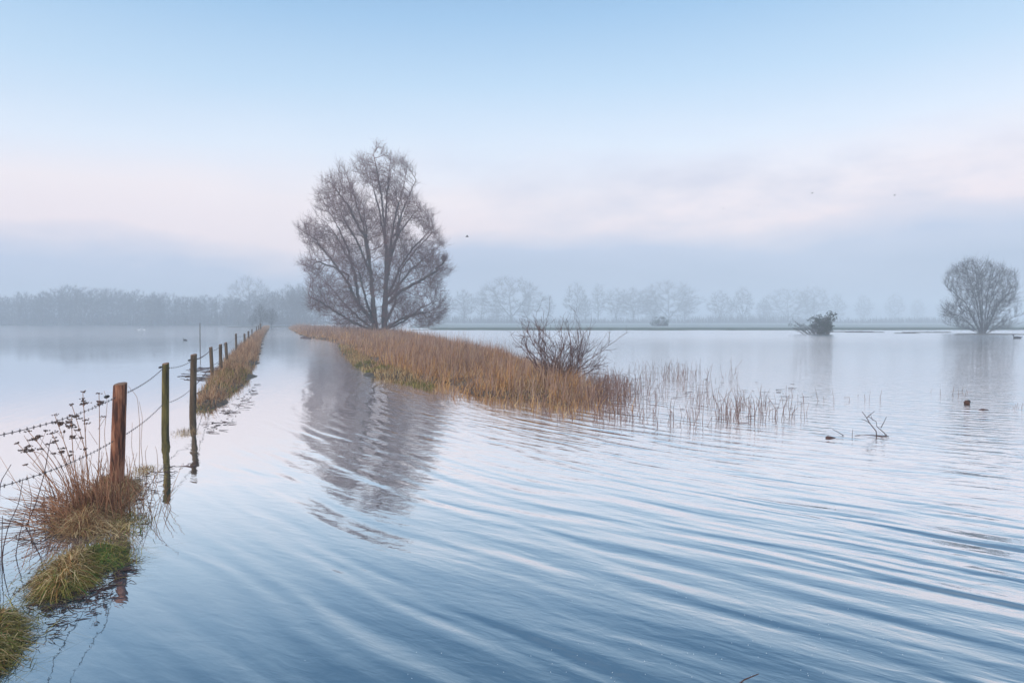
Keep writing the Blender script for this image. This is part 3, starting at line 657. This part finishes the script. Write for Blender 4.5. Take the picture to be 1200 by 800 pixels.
# dense skirt at the islet's right end
pts2 = put([G(*a) for a in [(680,488),(735,490),(738,452),(705,440),(690,445)]], 150, 11); pts2 = pts2+rng.normal(0, .38, pts2.shape); pts2 = pts2[vnoise(pts2, 2.4, 56)+rng.normal(0, .5, len(pts2)) > -.1]
B.add((lambda b: (np.concatenate(b.V), np.concatenate(b.Q)))(stems(pts2, .2, .55, .005, 4)))
pts3 = put([G(*a) for a in [(560,476),(612,486),(650,495),(740,494),(860,500),(740,489),(650,487)]], 14, 12)
B.add((lambda b: (np.concatenate(b.V), np.concatenate(b.Q)))(stems(pts3, .12, .3, .005, 5)))
tag(B.build('drowned_stems', M['drown']), 'thin brown dead stems standing in the water right of the islet', 'dead stems', None, 'stuff')
for (px_, py_, nst, hm, spread, lb) in [(758,447,16,.75,.16,'dense dark clump of dead stems beyond the drowned stems, left one'), (855,443,9,.75,.14,'small upright clump of dead stems, farthest right behind the drowned stems'), (790,440,18,.6,.55,'loose wide clump of fine dead stems between the two upright clumps'),
        (800,496,22,.55,.22,'reddish clump of dead stems at the near edge of the water stems'), (866,492,18,.62,.22,'tilted reddish stem clump near the right of the drowned stems'), (716,484,24,.5,.25,'rusty clump of stems at the right tip of the islet'), (917,487,20,.55,.22,'rightmost thick clump of drowned stems'),
        (958,470,7,.4,.3,'thin scattered tuft right of the drowned stems'), (1010,466,6,.35,.3,'faint small tuft above the half-sunk twig'), (1110,462,9,.4,.5,'small tuft of stems beside the brown floating husk'), (1192,478,6,.3,.12,'little tuft of twigs at the right edge of the photo'), (775,462,10,.4,.3,'short tuft in the open water among the stems')]:
    c = G(px_, py_); r = np.random.default_rng(px_)
    t_ = thing('stem_clump', lb, 'dead stems', c, 'clumps of drowned stems'); p_ = r.normal(0, spread, (nst, 2))
    for i_, pp_ in enumerate(p_): stems([pp_], hm*.5, hm, .0052, px_*50+i_, .2).build('stem', M['drown'], t_)

# ------------------------------------------------------------------ fence
def posth(px_b, py_b, px_t, py_t, D=None):
    b = G(px_b, py_b) if D is None else np.array([*PD(px_b, HOR, D)[:2], 0]); t_ = PD(px_t, py_t, b[1]); return b, t_
POSTS = [((-35,0,-35,0,3.3), 'wood_grey', .062), ((134.5,576,141,450,None), 'wood_red', .066), ((193,508,194,426,None), 'wood_moss', .055), ((225,488,227,415.5,None), 'wood_grey', .052),
         ((248.6,0,247,407,20), 'wood_grey', .052), ((258,0,258.3,403.6,22.3), 'wood_grey', .055), ((266,0,264.6,401.3,26), 'wood_grey', .055), ((276.5,0,276.5,391,34), 'wood_grey', .05),
         ((286.4,0,286.4,391,42), 'wood_grey', .06), ((291.5,0,291,388,52), 'wood_grey', .07), ((295.3,0,295.2,385.5,63), 'wood_grey', .06), ((300.4,0,300.4,382.6,82), 'wood_grey', .06), ((305.2,0,305.2,379,98), 'wood_grey', .12), ((302.8,0,302.8,381.4,90), 'wood_grey', .06)]
LAB = {1: 'reddish leaning wooden post with flaking bark, tallest in view', 2: 'straight mossy green post standing in the water'}
fence = thing('wire_fence', 'barbed wire fence on wooden posts running along the flooded lane into the mist', 'fence', (0,0,0))
def post_mesh(b, t_, rad, seed, mt):
    r = np.random.default_rng(seed); k = 14; rows = 16; b = np.array([b[0], b[1], -.35])-(t_-b)*0; V = []
    prof = 1+.05*r.normal(0, 1, k); prof = (prof+np.roll(prof, 1))/2
    for i in range(rows):
        s = i/(rows-1); c = b+(t_-b)*s; a = np.arange(k)*2*math.pi/k
        rr_ = rad*(1.06-.10*s)*prof*(1+.007*r.normal(0, 1, k)); V.append(c+np.stack([np.cos(a)*rr_, np.sin(a)*rr_, np.zeros(k)], 1))
    a = np.arange(k)*2*math.pi/k
    top = V[-1].copy(); top[:, 2] += r.normal(0, .003, k)+.012*np.cos(a-1); V[-1] = top
    inn = t_+np.stack([np.cos(a)*rad*.8, np.sin(a)*rad*.8, np.full(k, .008)+.01*np.cos(a-1)], 1); V.append(inn)
    inn2 = t_+np.stack([np.cos(a)*rad*.02, np.sin(a)*rad*.02, np.full(k, .008)], 1); V.append(inn2)
    n_ = len(V); V = np.concatenate(V); i = np.arange(n_-1)[:, None]*k; j = np.arange(k)[None, :]; j2 = (j+1) % k
    Q = np.stack([i+j, i+j2, i+k+j2, i+k+j], axis=2).reshape(-1, 4); mi = (np.arange(len(Q)) >= (rows-1)*k).astype(int)
    return mesh('post', V, Q, None, fence, True, [M[mt], M['wood_end']], mi)
PT = []
for i, ((xb, yb, xt, yt, D), mt, rad) in enumerate(POSTS):
    if i == 0: b = np.array([*PD(-38, HOR, 3.3)[:2], 0]); t_ = b+np.array([0, 0, 1.28])
    else: b, t_ = posth(xb, yb, xt, yt, D)
    o = post_mesh(b, t_, rad, 60+i, mt); PT.append((b, t_))
    if i in LAB: o['label'] = LAB[i]
WT = [1.12, .95, 1.0, 1.0, .84, .86, .80, .90, .83, .80, .82, .88, .9, .85]; WL = [.86, .52, .46, .5, .42, .42, .4, .42, .4, .4, .4, .4, .4, .4]
def at_h(i, h):
    b, t_ = PT[i]; s = h/max(t_[2], .1); q = b+(t_-b)*s; q[2] = h; side = np.array([-.94, -.34, 0])*POSTS[i][2]*.0
    return q + np.array([0, -POSTS[i][2]*1.02, 0])
order = [0,1,2,3,4,5,6,7,8,9,10,13,11,12] if False else [0,1,2,3,4,5,6,7,8,9,10]
for hs, nm in ((WT, 'top strand of barbed wire'), (WL, 'lower strand of barbed wire')):
    B = Bag()
    for a, b in zip(order[:-1], order[1:]):
        p, q = at_h(a, hs[a]), at_h(b, hs[b]); n = 14; s = np.linspace(0, 1, n+1)[:, None]; pts = p+(q-p)*s; pts[:, 2] -= (.045*4*(s*(1-s)))[:, 0]
        thick = .0020 + .00009*(p[1]+q[1])/2
        B.add(chain(pts, thick, 5))
        if p[1] < 22:
            ln = np.linalg.norm(q-p); m_ = int(ln/.13)
            for k in range(m_):
                s_ = (k+.5)/m_; c = p+(q-p)*s_; c[2] -= .045*4*s_*(1-s_)
                for a_ in (0, 2.1, 4.2):
                    an = a_+k; v = np.array([.3*math.cos(an), .3*math.cos(an), math.sin(an)])*.014
                    B.add(chain([c-v, c+v], [.0022, .0015], 3))
    o = B.build('wire', M['wire'], fence); o['label'] = nm
# insulator knobs
for i, dx in ((1, -.10), (2, -.06), (3, -.06), (6, -.06)):
    c = at_h(i, WT[i])+np.array([dx, .02, .005]); u = np.linspace(-1, 1, 7)
    o = mesh('wire_clip', *chain([c+np.array([x_*.028, 0, x_*.008]) for x_ in u], [.004]+[.017*math.sqrt(max(.05, 1-x_*x_)) for x_ in u[1:-1]]+[.004], 8), M['black'], fence, True)

# grass on the verge along the fence
q = np.concatenate([put(VERGE, 150, 21), put([G(*a) for a in [(228,487),(251,480),(276,459),(294,439),(266,424),(247,446),(232,463)]], 260, 22)])
n = len(q); z = np.maximum(landz(q, VERGE, .12, .3, .2, 5), -.05); b3 = np.column_stack([q, z]); Yq = q[:,1]
hh = np.clip(.15+.12*vnoise(q, 1.2, 31)+.06*vnoise(q, 3.5, 32)+rng.normal(0, .09, n)+.012*np.clip(Yq-14, 0, 20), .05, .8); wdt = (.007+.0003*Yq)*rng.uniform(.6,1.5,n)
km_ = (vnoise(q, 1.5, 35)+rng.normal(0, .35, n) > -.55) | (Yq > 34); q, b3, Yq, hh, wdt, z = q[km_], b3[km_], Yq[km_], hh[km_], wdt[km_], z[km_]; n = len(q)
gr_ = (vnoise(q, 1.1, 33)+rng.normal(0, .35, n) > .75-.45*(Yq < 19)) & (Yq < 30)
B = Bag(); B.add(blades(b3[~gr_], hh[~gr_], rng.normal(0, .13, ((~gr_).sum(), 2)), wdt[~gr_], droop=.6), 0)
B.add(blades(b3[gr_], hh[gr_]*.75, rng.normal(0, .12, (gr_.sum(), 2)), wdt[gr_], droop=.7), 1)
tag(B.build('verge_grass', None, mats=[M['mauve'], M['green']]), 'dry straw-coloured grass along the foot of the fence posts', 'grass', None, 'stuff')

# ------------------------------------------------------------------ near tussocks
def tussock(poly, n, hmin, hmax, mixer, label, z0=.03, spread=.12, sd=7, name='grass_tussock', grp='grass tussocks by the near fence'):
    p = np.array([a[:2] for a in poly]); c = p.mean(0); t_ = thing(name, label, 'grass tussock', (c[0], c[1], 0), grp)
    q = scatter(poly, n, int(abs(c[0])*1000)); r = np.random.default_rng(int(abs(c[1])*999)); q = q+r.normal(0, .045, q.shape); lean = (q-c)*.3+r.normal(0, spread*1.25, (n, 2))+.05*np.stack([vnoise(q, 11, 5), vnoise(q, 12, 6)], 1)
    h = r.uniform(hmin, hmax, n); e = edist(q, poly); h *= np.clip(.6+e*3, .6, 1.15)*(1+.25*vnoise(q, 14, 3)); B = Bag(); mats = [M[a] for a, b, _ in mixer]; u = r.random(n); lo = 0
    base = np.column_stack([q-c, np.maximum(landz(q, poly, .07, .5, .05, sd), -.02)*(z0 > 0)-.012])
    if len(mixer[0]) == 3 and mixer[0][2] is not None:
        w_ = np.stack([np.maximum(0, m_[1]*(1+2.5*m_[2](q, c))) for m_ in mixer], 1)
    else: w_ = np.tile([m_[1] for m_ in mixer], (n, 1)).astype(float)
    w_ /= w_.sum(1, keepdims=True); cw = np.cumsum(w_, 1); pick = (u[:, None] > cw).sum(1).clip(0, len(mixer)-1)
    for k in range(len(mixer)):
        s = pick == k
        if s.any(): B.add(blades(base[s], h[s]*(1.25 if 'straw' in mixer[k][0] else 1), lean[s], r.uniform(.003, .0085, s.sum()), droop=.9, rows=5), k)
    nf = n//4; fb = base[:nf].copy(); fb[:, :2] += r.normal(0, .07, (nf, 2)); fb[:, 2] = np.maximum(fb[:, 2], .004)+r.uniform(0, .02, nf)
    B.add(blades(fb, r.uniform(.01, .06, nf), r.normal(0, .13, (nf, 2)), r.uniform(.003, .007, nf), droop=.1, rows=4), len(mats)-1 if False else 1 if mixer[0][0] == 'lush' else 0)
    B.build('blades', None, t_, mats=mats)
rt = lambda q, c: (q[:,0]-c[0])/.4; lt = lambda q, c: -(q[:,0]-c[0])/.4; one = lambda q, c: 0*q[:,0]
tussock(NEARW[2], 3400, .04, .14, [('lush', .10, rt), ('green', .5, one), ('straw', .8, lt), ('reed', .25, one)], 'large olive and straw tussock below the reddish post', sd=9)
tussock(NEARW[4], 1900, .03, .11, [('lush', .7, one), ('green', .4, one), ('straw', .15, one)], 'bright green tussock by the lane, right of the large olive one', sd=11)
tussock(NEARW[3], 3300, .04, .12, [('green', .55, one), ('straw', .45, one), ('lush', .12, one)], 'yellowish tussock cut by the lower left corner', sd=10)
tussock(NEARW[0], 4200, .04, .14, [('straw', .4, one), ('stem', .5, one), ('green', .12, one)], 'matted brown tussock around the foot of the reddish post', spread=.07)
tussock([G(*a) for a in [(116,594),(150,588),(152,606),(140,632),(120,640),(110,612)]], 1900, .02, .10, [('straw', .4, one), ('stem', .7, one), ('green', .15, one)], 'low matted brown stems between the reddish post and the green tussock', -.0, .09)
tussock(NEARW[1], 3800, .06, .22, [('straw', .6, one), ('stem', .6, one), ('green', .05, one)], 'rusty straw tussock left of the reddish post', sd=8)
tussock([G(*a) for a in [(136,618),(146,604),(160,606),(163,618),(152,628)]], 500, .04, .11, [('green', .6, one), ('lush', .4, one), ('straw', .3, one)], 'tiny green tuft right of the rusty straw, near the lane', 0.0, .05)
tussock([G(*a) for a in [(205,508),(213,503),(225,504),(226,510),(214,513)]], 260, .03, .1, [('straw', 1, one), ('green', .2, one), ('stem', .2, one)], 'tiny pale tuft in the water between the mossy post and the third post', 0.0, .04)
tussock([G(*a) for a in [(158,552),(166,546),(178,547),(180,554),(168,558)]], 300, .03, .1, [('straw', .5, one), ('green', .4, one), ('stem', .5, one)], 'small tuft in the water just right of the reddish post', 0.0, .04)
# tall straw of the rusty tussock
c = NEARW[1]; cc = np.mean([a[:2] for a in c], axis=0); t_ = thing('straw_tuft', 'upright orange straws fanned out left of the reddish post', 'dead stems', (cc[0], cc[1], 0)); B = Bag(); r = np.random.default_rng(5)
for k in range(170):
    b = np.array([r.normal(.0, .16), r.normal(.08, .14), 0]); h = r.uniform(.2, .55); ln = np.array([r.normal(-.10, .16)+b[0]*.3, r.normal(0, .12), 1.0])
    e = b+ln*h; m_ = (b+e)/2+r.normal(0, .02, 3); B.add(chain([b, m_, e], [.0032, .0028, .0015], 4))
for k in range(110):
    b = np.array([r.normal(-.02, .14), r.normal(.02, .16), 0]); h = r.uniform(.25, .75); ln = np.array([r.normal(-.95, .45), r.normal(-.1, .35), r.uniform(.12, .9)])
    e = b+ln/np.linalg.norm(ln)*h; m_ = (b+e)/2+np.array([0, 0, .03])+r.normal(0, .015, 3); B.add(chain([b, m_, e], [.0028, .0024, .0012], 4))
for k in range(70):
    b = np.array([r.normal(.15, .16), r.normal(.25, .2), 0]); h = r.uniform(.1, .4); ln = np.array([r.normal(0, .4), r.normal(0, .3), 1]); e = b+ln*h
    B.add(chain([b, (b+e)/2+r.normal(0, .012, 3), e], [.0026, .0022, .0012], 4))
o = B.build('stalks', M['stem'], t_); t_['kind'] = 'stuff'

# dry umbel plants
HEADS = [((104,598),(97,459),6.25,.9,'tallest dry umbel plant left of the reddish post, with stacked dark heads'), ((112,590),(116,461),6.4,.8,'upright dry umbel plant closest to the reddish post'), ((100,602),(84,487),6.15,.9,'dry umbel plant with one broad dark head just left of the tallest'),
         ((98,604),(64,486),6.1,1.0,'dry umbel plant with a wide spreading head in the middle of the group'), ((96,606),(61,508),6.05,.8,'dry umbel plant with a low heavy head in the middle of the group'), ((92,606),(33,505),6.0,.8,'slanting dry umbel plant, second from the left of the group'),
         ((88,608),(20,519),5.95,1.0,'leftmost slanting dry umbel plant with a wide ragged head'), ((106,597),(84,474),6.3,.35,'thin dry stem with a tiny head between the wide-headed plants')]
def blob(c, rx, rz, k=6, rnd=None):
    V = []; 
    for z_, s in ((-1, .35), (-.3, 1), (.5, .85), (1, .2)):
        a = np.arange(k)*2*math.pi/k; V.append(np.stack([c[0]+np.cos(a)*rx*s, c[1]+np.sin(a)*rx*s, np.full(k, c[2]+z_*rz)], 1))
    V = np.concatenate(V); i = np.arange(3)[:, None]*k; j = np.arange(k)[None, :]; j2 = (j+1) % k
    return V, np.stack([i+j, i+j2, i+k+j2, i+k+j], axis=2).reshape(-1, 4)
for k, ((bx, by), (tx, ty), D, sz, lb) in enumerate(HEADS):
    r = np.random.default_rng(90+k); b = G(bx, by); D = b[1]; e = PD(tx, ty, D+r.uniform(-.15, .15)); t_ = thing('dry_umbel_plant', lb, 'dry plant', (b[0], b[1], 0), 'dry umbel plants by the fence')
    e = e-b; S = Bag(); s = np.linspace(0, 1, 9)[:, None]; bow = np.array([r.normal(.02, .03), r.normal(0, .03), 0]); pts = e*s+bow*np.sin(s*math.pi); S.add(chain(pts, np.linspace(.0048, .0026, 9), 5))
    d = e/np.linalg.norm(e); hd = []
    for q_ in range(int(3+6*sz)):
        s0 = r.uniform(.80, 1); p = pts[int(s0*8)]; v = r.normal(0, 1, 3); v[2] = abs(v[2])*.8+.5; v = v/np.linalg.norm(v)*r.uniform(.03, .085)*sz; S.add(chain([p, p+v*.6+d*.01, p+v], [.002, .0018, .0014], 3)); hd.append(p+v)
    hd.append(pts[-1])
    for q_ in range(2):
        s0 = r.uniform(.45, .8); p = e*s0; v = np.array([r.normal(0, .06), r.normal(0, .05), r.uniform(.08, .18)]); S.add(chain([p, p+v*.5, p+v], [.0022, .0018, .0014], 3))
        if r.random() < .6: hd.append(p+v)
    S.build('stem', M['stem'], t_)
    for h in hd:
        Hb = Bag()
        for m_ in range(9): Hb.add(blob(h+np.array([r.normal(0, .012), r.normal(0, .012), r.normal(.002, .004)]), r.uniform(.005, .0095), .005))
        Hb.build('seed_head', M['seed'], t_)
# bare bent canes
def cane(label, pts_px, D, rad=.004, m='darkstem', cat='dead stem', grp='bare canes at the left edge'):
    W = [PD(x_, y_, D) for x_, y_ in pts_px]; W[0][2] = min(W[0][2], 0); b = W[0].copy(); t_ = [p-b for p in W]
    # smooth
    t_ = np.array(t_); s = np.linspace(0, len(t_)-1, len(t_)*4); P_ = np.stack([np.interp(s, np.arange(len(t_)), t_[:, a]) for a in range(3)], 1); P_[1:-1] = (P_[:-2]+P_[1:-1]*2+P_[2:])/4
    o = mesh('dry_cane', *chain(P_, np.linspace(rad, rad*.5, len(P_)), 5), M[m], None, True); o.location = b
    tag(o, label, cat, grp)
cane('long dark cane rising from the left edge, crossing both wires', [(28,622),(42,590),(52,555),(58,520),(60,514)], 5.6, .0045)
cane('dark cane leaning right beside the left photo edge', [(2,662),(4,640),(10,615),(22,590),(27,560)], 4.8)
cane('pale bent cane leaning inwards at the left edge', [(0,665),(-2,620),(0,565),(13,544)], 4.75, .0042)
cane('short dark cane in the water left of the large tussock', [(18,655),(20,640),(24,622),(30,600)], 4.9, .0035)
cane('thin upright cane at the very left edge above the yellow tussock', [(2,660),(2,635),(3,604)], 4.8, .004)
cane('thin cane leaning left across the lower wire', [(75,604),(62,575),(50,545),(28,510)], 6.0, .0035, 'stem')
cane('long thin stem slanting left behind the umbel plants', [(95,598),(75,565),(48,530),(24,528)], 6.1, .0035, 'stem')
cane('slender stem slanting across the umbel group', [(92,600),(72,545),(45,511)], 6.1, .0032, 'darkstem')
for k, (pp, lb) in enumerate([([(163,552),(164,500),(161,465),(150,452)], 'tall arching pale stem between the reddish and mossy posts'), ([(160,552),(154,525),(155,495)], 'short pale stem right of the reddish post'), ([(168,552),(165,520),(167,490),(163,470)], 'wavy stem between the reddish and mossy posts'),
        ([(172,550),(170,530),(173,522)], 'little brown stalk near the mossy post'), ([(185,545),(184,530),(182,523)], 'lone leaning straw in front of the mossy post'), ([(128,556),(122,510),(126,470),(122,458)], 'thin stem close behind the left side of the reddish post'), ([(150,552),(146,535),(144,520)], 'short straw leaning on the reddish post')]):
    cane(lb, pp, 1360/(pp[0][1]-HOR), .0032, 'stem', 'dead stem', 'thin stems round the near posts')

# floating straws and debris
def floats(poly_px, n, lmin, lmax, rad, ang, spread, seed, name, label, m='debris', curl=.1):
    poly = [G(*a) for a in poly_px]; q = scatter(poly, n, seed); r = np.random.default_rng(seed); B = Bag()
    for p in q:
        a = ang+r.normal(0, spread); l = r.uniform(lmin, lmax); d = np.array([math.cos(a), math.sin(a), 0]); b = np.array([p[0], p[1], r.uniform(-.002, .012)])
        nrm = np.array([-d[1], d[0], 0]); B.add(chain([b, b+d*l*.5+nrm*l*r.normal(0, curl), b+d*l+np.array([0,0,r.uniform(-.01,.02)])], [rad, rad*r.uniform(.8,1.2), rad*.5], 4))
    return tag(B.build(name, M[m]), label, 'debris', None, 'stuff')
floats([(18,600),(60,582),(100,590),(108,625),(60,650),(35,660)], 85, .08, .36, .0028, 2.75, .35, 1, 'floating_straws', 'dark straight straws floating left of the rusty tussock')
floats([(205,442),(222,430),(262,431),(258,446),(225,448)], 75, .15, .7, .007, .1, .6, 2, 'floating_sticks', 'reddish raft of floating sticks behind the third fence post')
floats([(228,500),(250,486),(285,462),(300,448),(292,470),(268,500),(240,512)], 90, .04, .20, .004, .1, .8, 3, 'floating_litter', 'scattered dark plant litter floating beside the straw verge')
floats([(150,560),(190,548),(232,541),(205,552),(180,580),(160,630),(150,600)], 110, .02, .10, .0028, .2, .9, 4, 'floating_bits', 'small dark bits floating right of the reddish post')
floats([(22,750),(50,715),(110,700),(160,650),(150,690),(80,735),(35,770)], 100, .02, .11, .0022, .4, .9, 5, 'drifting_bits', 'thin drifting plant bits around the large tussock')
floats([(36,700),(60,688),(100,694),(140,660),(152,668),(110,705),(60,722),(30,716)], 160, .02, .12, .003, .4, 1.2, 8, 'wet_litter', 'dark wet litter along the water edge of the large tussock')
floats([(690,470),(740,440),(940,450),(950,495),(760,505)], 60, .05, .3, .003, .1, .4, 6, 'sunken_litter', 'thin broken stems lying on the water among the drowned stems')
def stick(name, label, cat, pts_px, rad, m='debris', k=6, zs=None):
    W = np.array([G(*a, z=(zs[i] if zs else .0)) for i, a in enumerate(pts_px)]); b = W[0].copy(); o = mesh(name, *chain(W-b, rad, k), M[m], None, True); o.location = b; return tag(o, label, cat)
stick('driftwood_stick', 'dark stick floating right of the mossy post', 'stick', [(208,546.5),(218,546),(224,546.8),(232,544.5)], [.004,.008,.013,.004])
stick('driftwood_stick', 'dark chunk of wood pointing left, afloat below the half-sunk twig', 'stick', [(967.5,512.3),(970,512.4),(974,512.6),(979,512.8)], [.012,.028,.018,.005], zs=[.008,.008,.004,.0])
stick('driftwood_stick', 'short dark stick floating just right of the brown husk', 'stick', [(1147,480),(1152,480.4),(1158,480)], [.012,.03,.008])
stick('driftwood_stick', 'dark log on the left tail of the islet, at the water', 'stick', [(353,396),(358,396.5),(364,397)], [.12,.2,.1])
stick('driftwood_stick', 'thin twig poking from the water at the bottom edge', 'stick', [(862,804),(872,796),(889,789)], [.003,.0035,.002], zs=[-.01,.01,.035])
# half-sunk branch
c = G(1028, 510.5); t_ = thing('sunken_branch', 'half-sunk dead branch with forked upright twigs in the open water on the right', 'branch', c); mpx = c[1]/F; B = Bag()
def sb(x_, y_, dy=0): return np.array([(x_/4.615+940-1028)*mpx, dy, (320-y_)/4.615*mpx])
for pl, r0 in [([sb(285,322),sb(340,322,.1),sb(405,318),sb(450,316,-.1)], .011), ([sb(403,326),sb(400,295),sb(375,255,.05),sb(365,225,.1),sb(350,195,.15)], .009), ([sb(375,255,.05),sb(330,235,-.1),sb(282,218,-.2)], .006), ([sb(365,230,.1),sb(385,210,.1),sb(400,188,.05)], .006),
               ([sb(462,325),sb(462,308,.1),sb(442,280,.2),sb(440,255,.2),sb(412,228,.3)], .008), ([sb(455,285,.15),sb(462,250,.1),sb(475,220,.1)], .006), ([sb(270,322),sb(272,285)], .005), ([sb(240,328),sb(210,305,.1),sb(180,290,.1)], .006), ([sb(400,240,.1),sb(402,205,.2)], .004), ([sb(455,328),sb(456,310)], .006)]:
    B.add(chain(pl, np.linspace(r0, r0*.5, len(pl)), 4))
B.build('branches', M['darkstem'], t_)
# brown floating husk
c = G(1133, 473.5); o = thing('floating_husk', 'round dark brown husk floating in the water at the right', 'husk', c); B = Bag(); r = np.random.default_rng(1)
def ball(rx, ry, rz, n1=12, n2=9, seed=0, rough=.08, cz=0, cx=0, cy=0):
    r = np.random.default_rng(seed); V = []
    for i in range(n2):
        ph = -math.pi/2+math.pi*i/(n2-1); 
        for j in range(n1):
            a = j*2*math.pi/n1; s = 1+rough*r.normal(); V.append((cx+rx*math.cos(ph)*math.cos(a)*s, cy+ry*math.cos(ph)*math.sin(a)*s, cz+rz*math.sin(ph)*s))
    V = np.array(V); i = np.arange(n2-1)[:, None]*n1; j = np.arange(n1)[None, :]; j2 = (j+1) % n1
    return V, np.stack([i+j, i+j2, i+n1+j2, i+n1+j], axis=2).reshape(-1, 4)
mesh('shell', *ball(.055, .05, .05, rough=.07, cz=.03), M['brown'], o, True); mesh('knob', *ball(.035, .035, .032, seed=3, cz=.055, cx=.035), M['black'], o, True)
# slim pole in the left water
b = G(234.5, 405); t_ = PD(234.5, 378.5, b[1]); V, Q = chain([np.array([0,0,-.4]), np.array([0,0,.5]), np.array([.01,0,t_[2]])], [.03,.028,.024], 8); o = mesh('marker_pole', V, Q, M['wood_grey'], None, True); o.location = b
tag(o, 'lone slim pole standing in the calm water left of the fence', 'pole')

# pale seeds and specks of scum on the near water
q = scatter([G(*a) for a in [(250,798),(1150,798),(1100,700),(700,650),(420,680)]], 380, 41); Bs = Bag(); k_ = 5; a_ = np.arange(k_)*2*math.pi/k_
q = q[vnoise(q, 1.7, 91)+rng.normal(0, .6, len(q)) > .3]; n = len(q); rs = rng.uniform(.0009, .0024, n)
V = np.concatenate([np.stack([q[:, :1]+np.cos(a_)*rs[:, None], q[:, 1:]+np.sin(a_)*rs[:, None], np.full((n, k_), -.001)], 2), np.stack([q[:, :1]+np.cos(a_)*rs[:, None]*.5, q[:, 1:]+np.sin(a_)*rs[:, None]*.5, np.full((n, k_), .002)], 2)], 1).reshape(-1, 3)
i = np.arange(n)[:, None]*2*k_; j = np.arange(k_)[None, :]; j2 = (j+1) % k_; Q = np.stack([i+j, i+j2, i+k_+j2, i+k_+j], 2).reshape(-1, 4)
tag(mesh('floating_seeds', V, Q, M['swan']), 'pale specks and seeds drifting on the near water', 'specks', None, 'stuff')

# ------------------------------------------------------------------ birds
def flying_bird(px_, py_, D, span, yaw, flap, label, grp=None, m='bird'):
    V, Q = [], []
    st = [(-.42,.02,.0),(-.30,.03,.02),(-.15,.055,.05),(.0,.075,.065),(.14,.06,.055),(.22,.045,.045),(.28,.042,.042),(.34,.012,.012)]
    k = 8; Vb = []
    for x_, ry, rz in st:
        a = np.arange(k)*2*math.pi/k; Vb.append(np.stack([np.full(k, x_), np.cos(a)*max(ry, .004), np.sin(a)*max(rz, .004)], 1))
    n_ = len(Vb); Vb = np.concatenate(Vb); i = np.arange(n_-1)[:, None]*k; j = np.arange(k)[None, :]; j2 = (j+1) % k
    B = Bag().add((Vb, np.stack([i+j, i+j2, i+k+j2, i+k+j], axis=2).reshape(-1, 4)))
    for s in (-1, 1):
        sec = [(.0,.03,.13,-.12,0),(.22,.10,.15,-.13,.5),(.45,.12,.12,-.12,.85),(.72,.08,.02,-.16,1)]; Vw = []
        for y_, z_, xl, xt, bend in sec:
            zz = z_*0+math.sin(flap)*y_*(1 if bend < .9 else .8); yy = s*y_*math.cos(flap*.8)
            for dz in (.012, -.012): Vw += [(xl, yy, zz+dz*(1-bend*.7)), (xt, yy, zz+dz*.3*(1-bend*.7))]
        Vw = np.array(Vw); Qw = []
        for q_ in range(3):
            o_ = q_*4; Qw += [(o_, o_+1, o_+5, o_+4), (o_+2, o_+6, o_+7, o_+3), (o_, o_+4, o_+6, o_+2), (o_+1, o_+3, o_+7, o_+5)]
        B.add((Vw, np.array(Qw)))
    o = B.build('bird', M[m], None, False); s = span/1.44; o.scale = (s, s, s); o.rotation_euler = (0, 0, yaw); o.location = PD(px_, py_, D); return tag(o, label, 'bird', grp)
flying_bird(547.3, 277.5, 55, .62, .15, .35, 'dark bird flying alone just right of the big tree')
for k, (x_, y_, lb) in enumerate([(847.5,229,'upper of the two tiny birds flying left of the far flock'), (847,244.5,'lower of the two tiny birds flying left of the far flock'), (889,240.5,'tiny bird flying between the pair and the middle bird'), (951.5,226.5,'tiny bird flying second from the right'), (1048,229,'tiny bird flying farthest right')]):
    flying_bird(x_, y_, 90 - 6*(k < 3)*0, .62 if k > 2 else .42, [1.2, .4, 1.0, .1, 0][k], [.6, .5, -.4, .3, .35][k], lb, 'small flock in the right sky')
def water_bird(px_, py_, s, m, yaw, label, grp):
    t_ = G(px_, py_); B = Bag().add(ball(.30, .14, .12, 12, 9, 1, .01, .05)); B.add(chain([(.2,0,.08),(.28,0,.2),(.30,0,.30),(.34,0,.34),(.44,0,.32)], [.06,.035,.035,.045,.01], 7)); B.add(chain([(-.22,0,.08),(-.4,0,.13)], [.06,.01], 6))
    o = B.build('water_bird', M[m], None, True); o.location = t_; o.scale = (s, s, s); o.rotation_euler = (0,0,yaw); tag(o, label, 'bird', grp)
water_bird(163, 386.8, .9, 'swan', 0, 'left of two white birds resting on the far left water', 'birds on the left water'); water_bird(169, 386.6, .9, 'swan', 3.1, 'right of two white birds resting on the far left water', 'birds on the left water')
water_bird(217, 398.6, .55, 'bird', 3.0, 'small dark water bird on the left water, left of the slim pole', 'birds on the left water')
water_bird(1192, 396.5, 1.2, 'bird', 3.0, 'dark water bird on the water below the willow at the right edge', None)
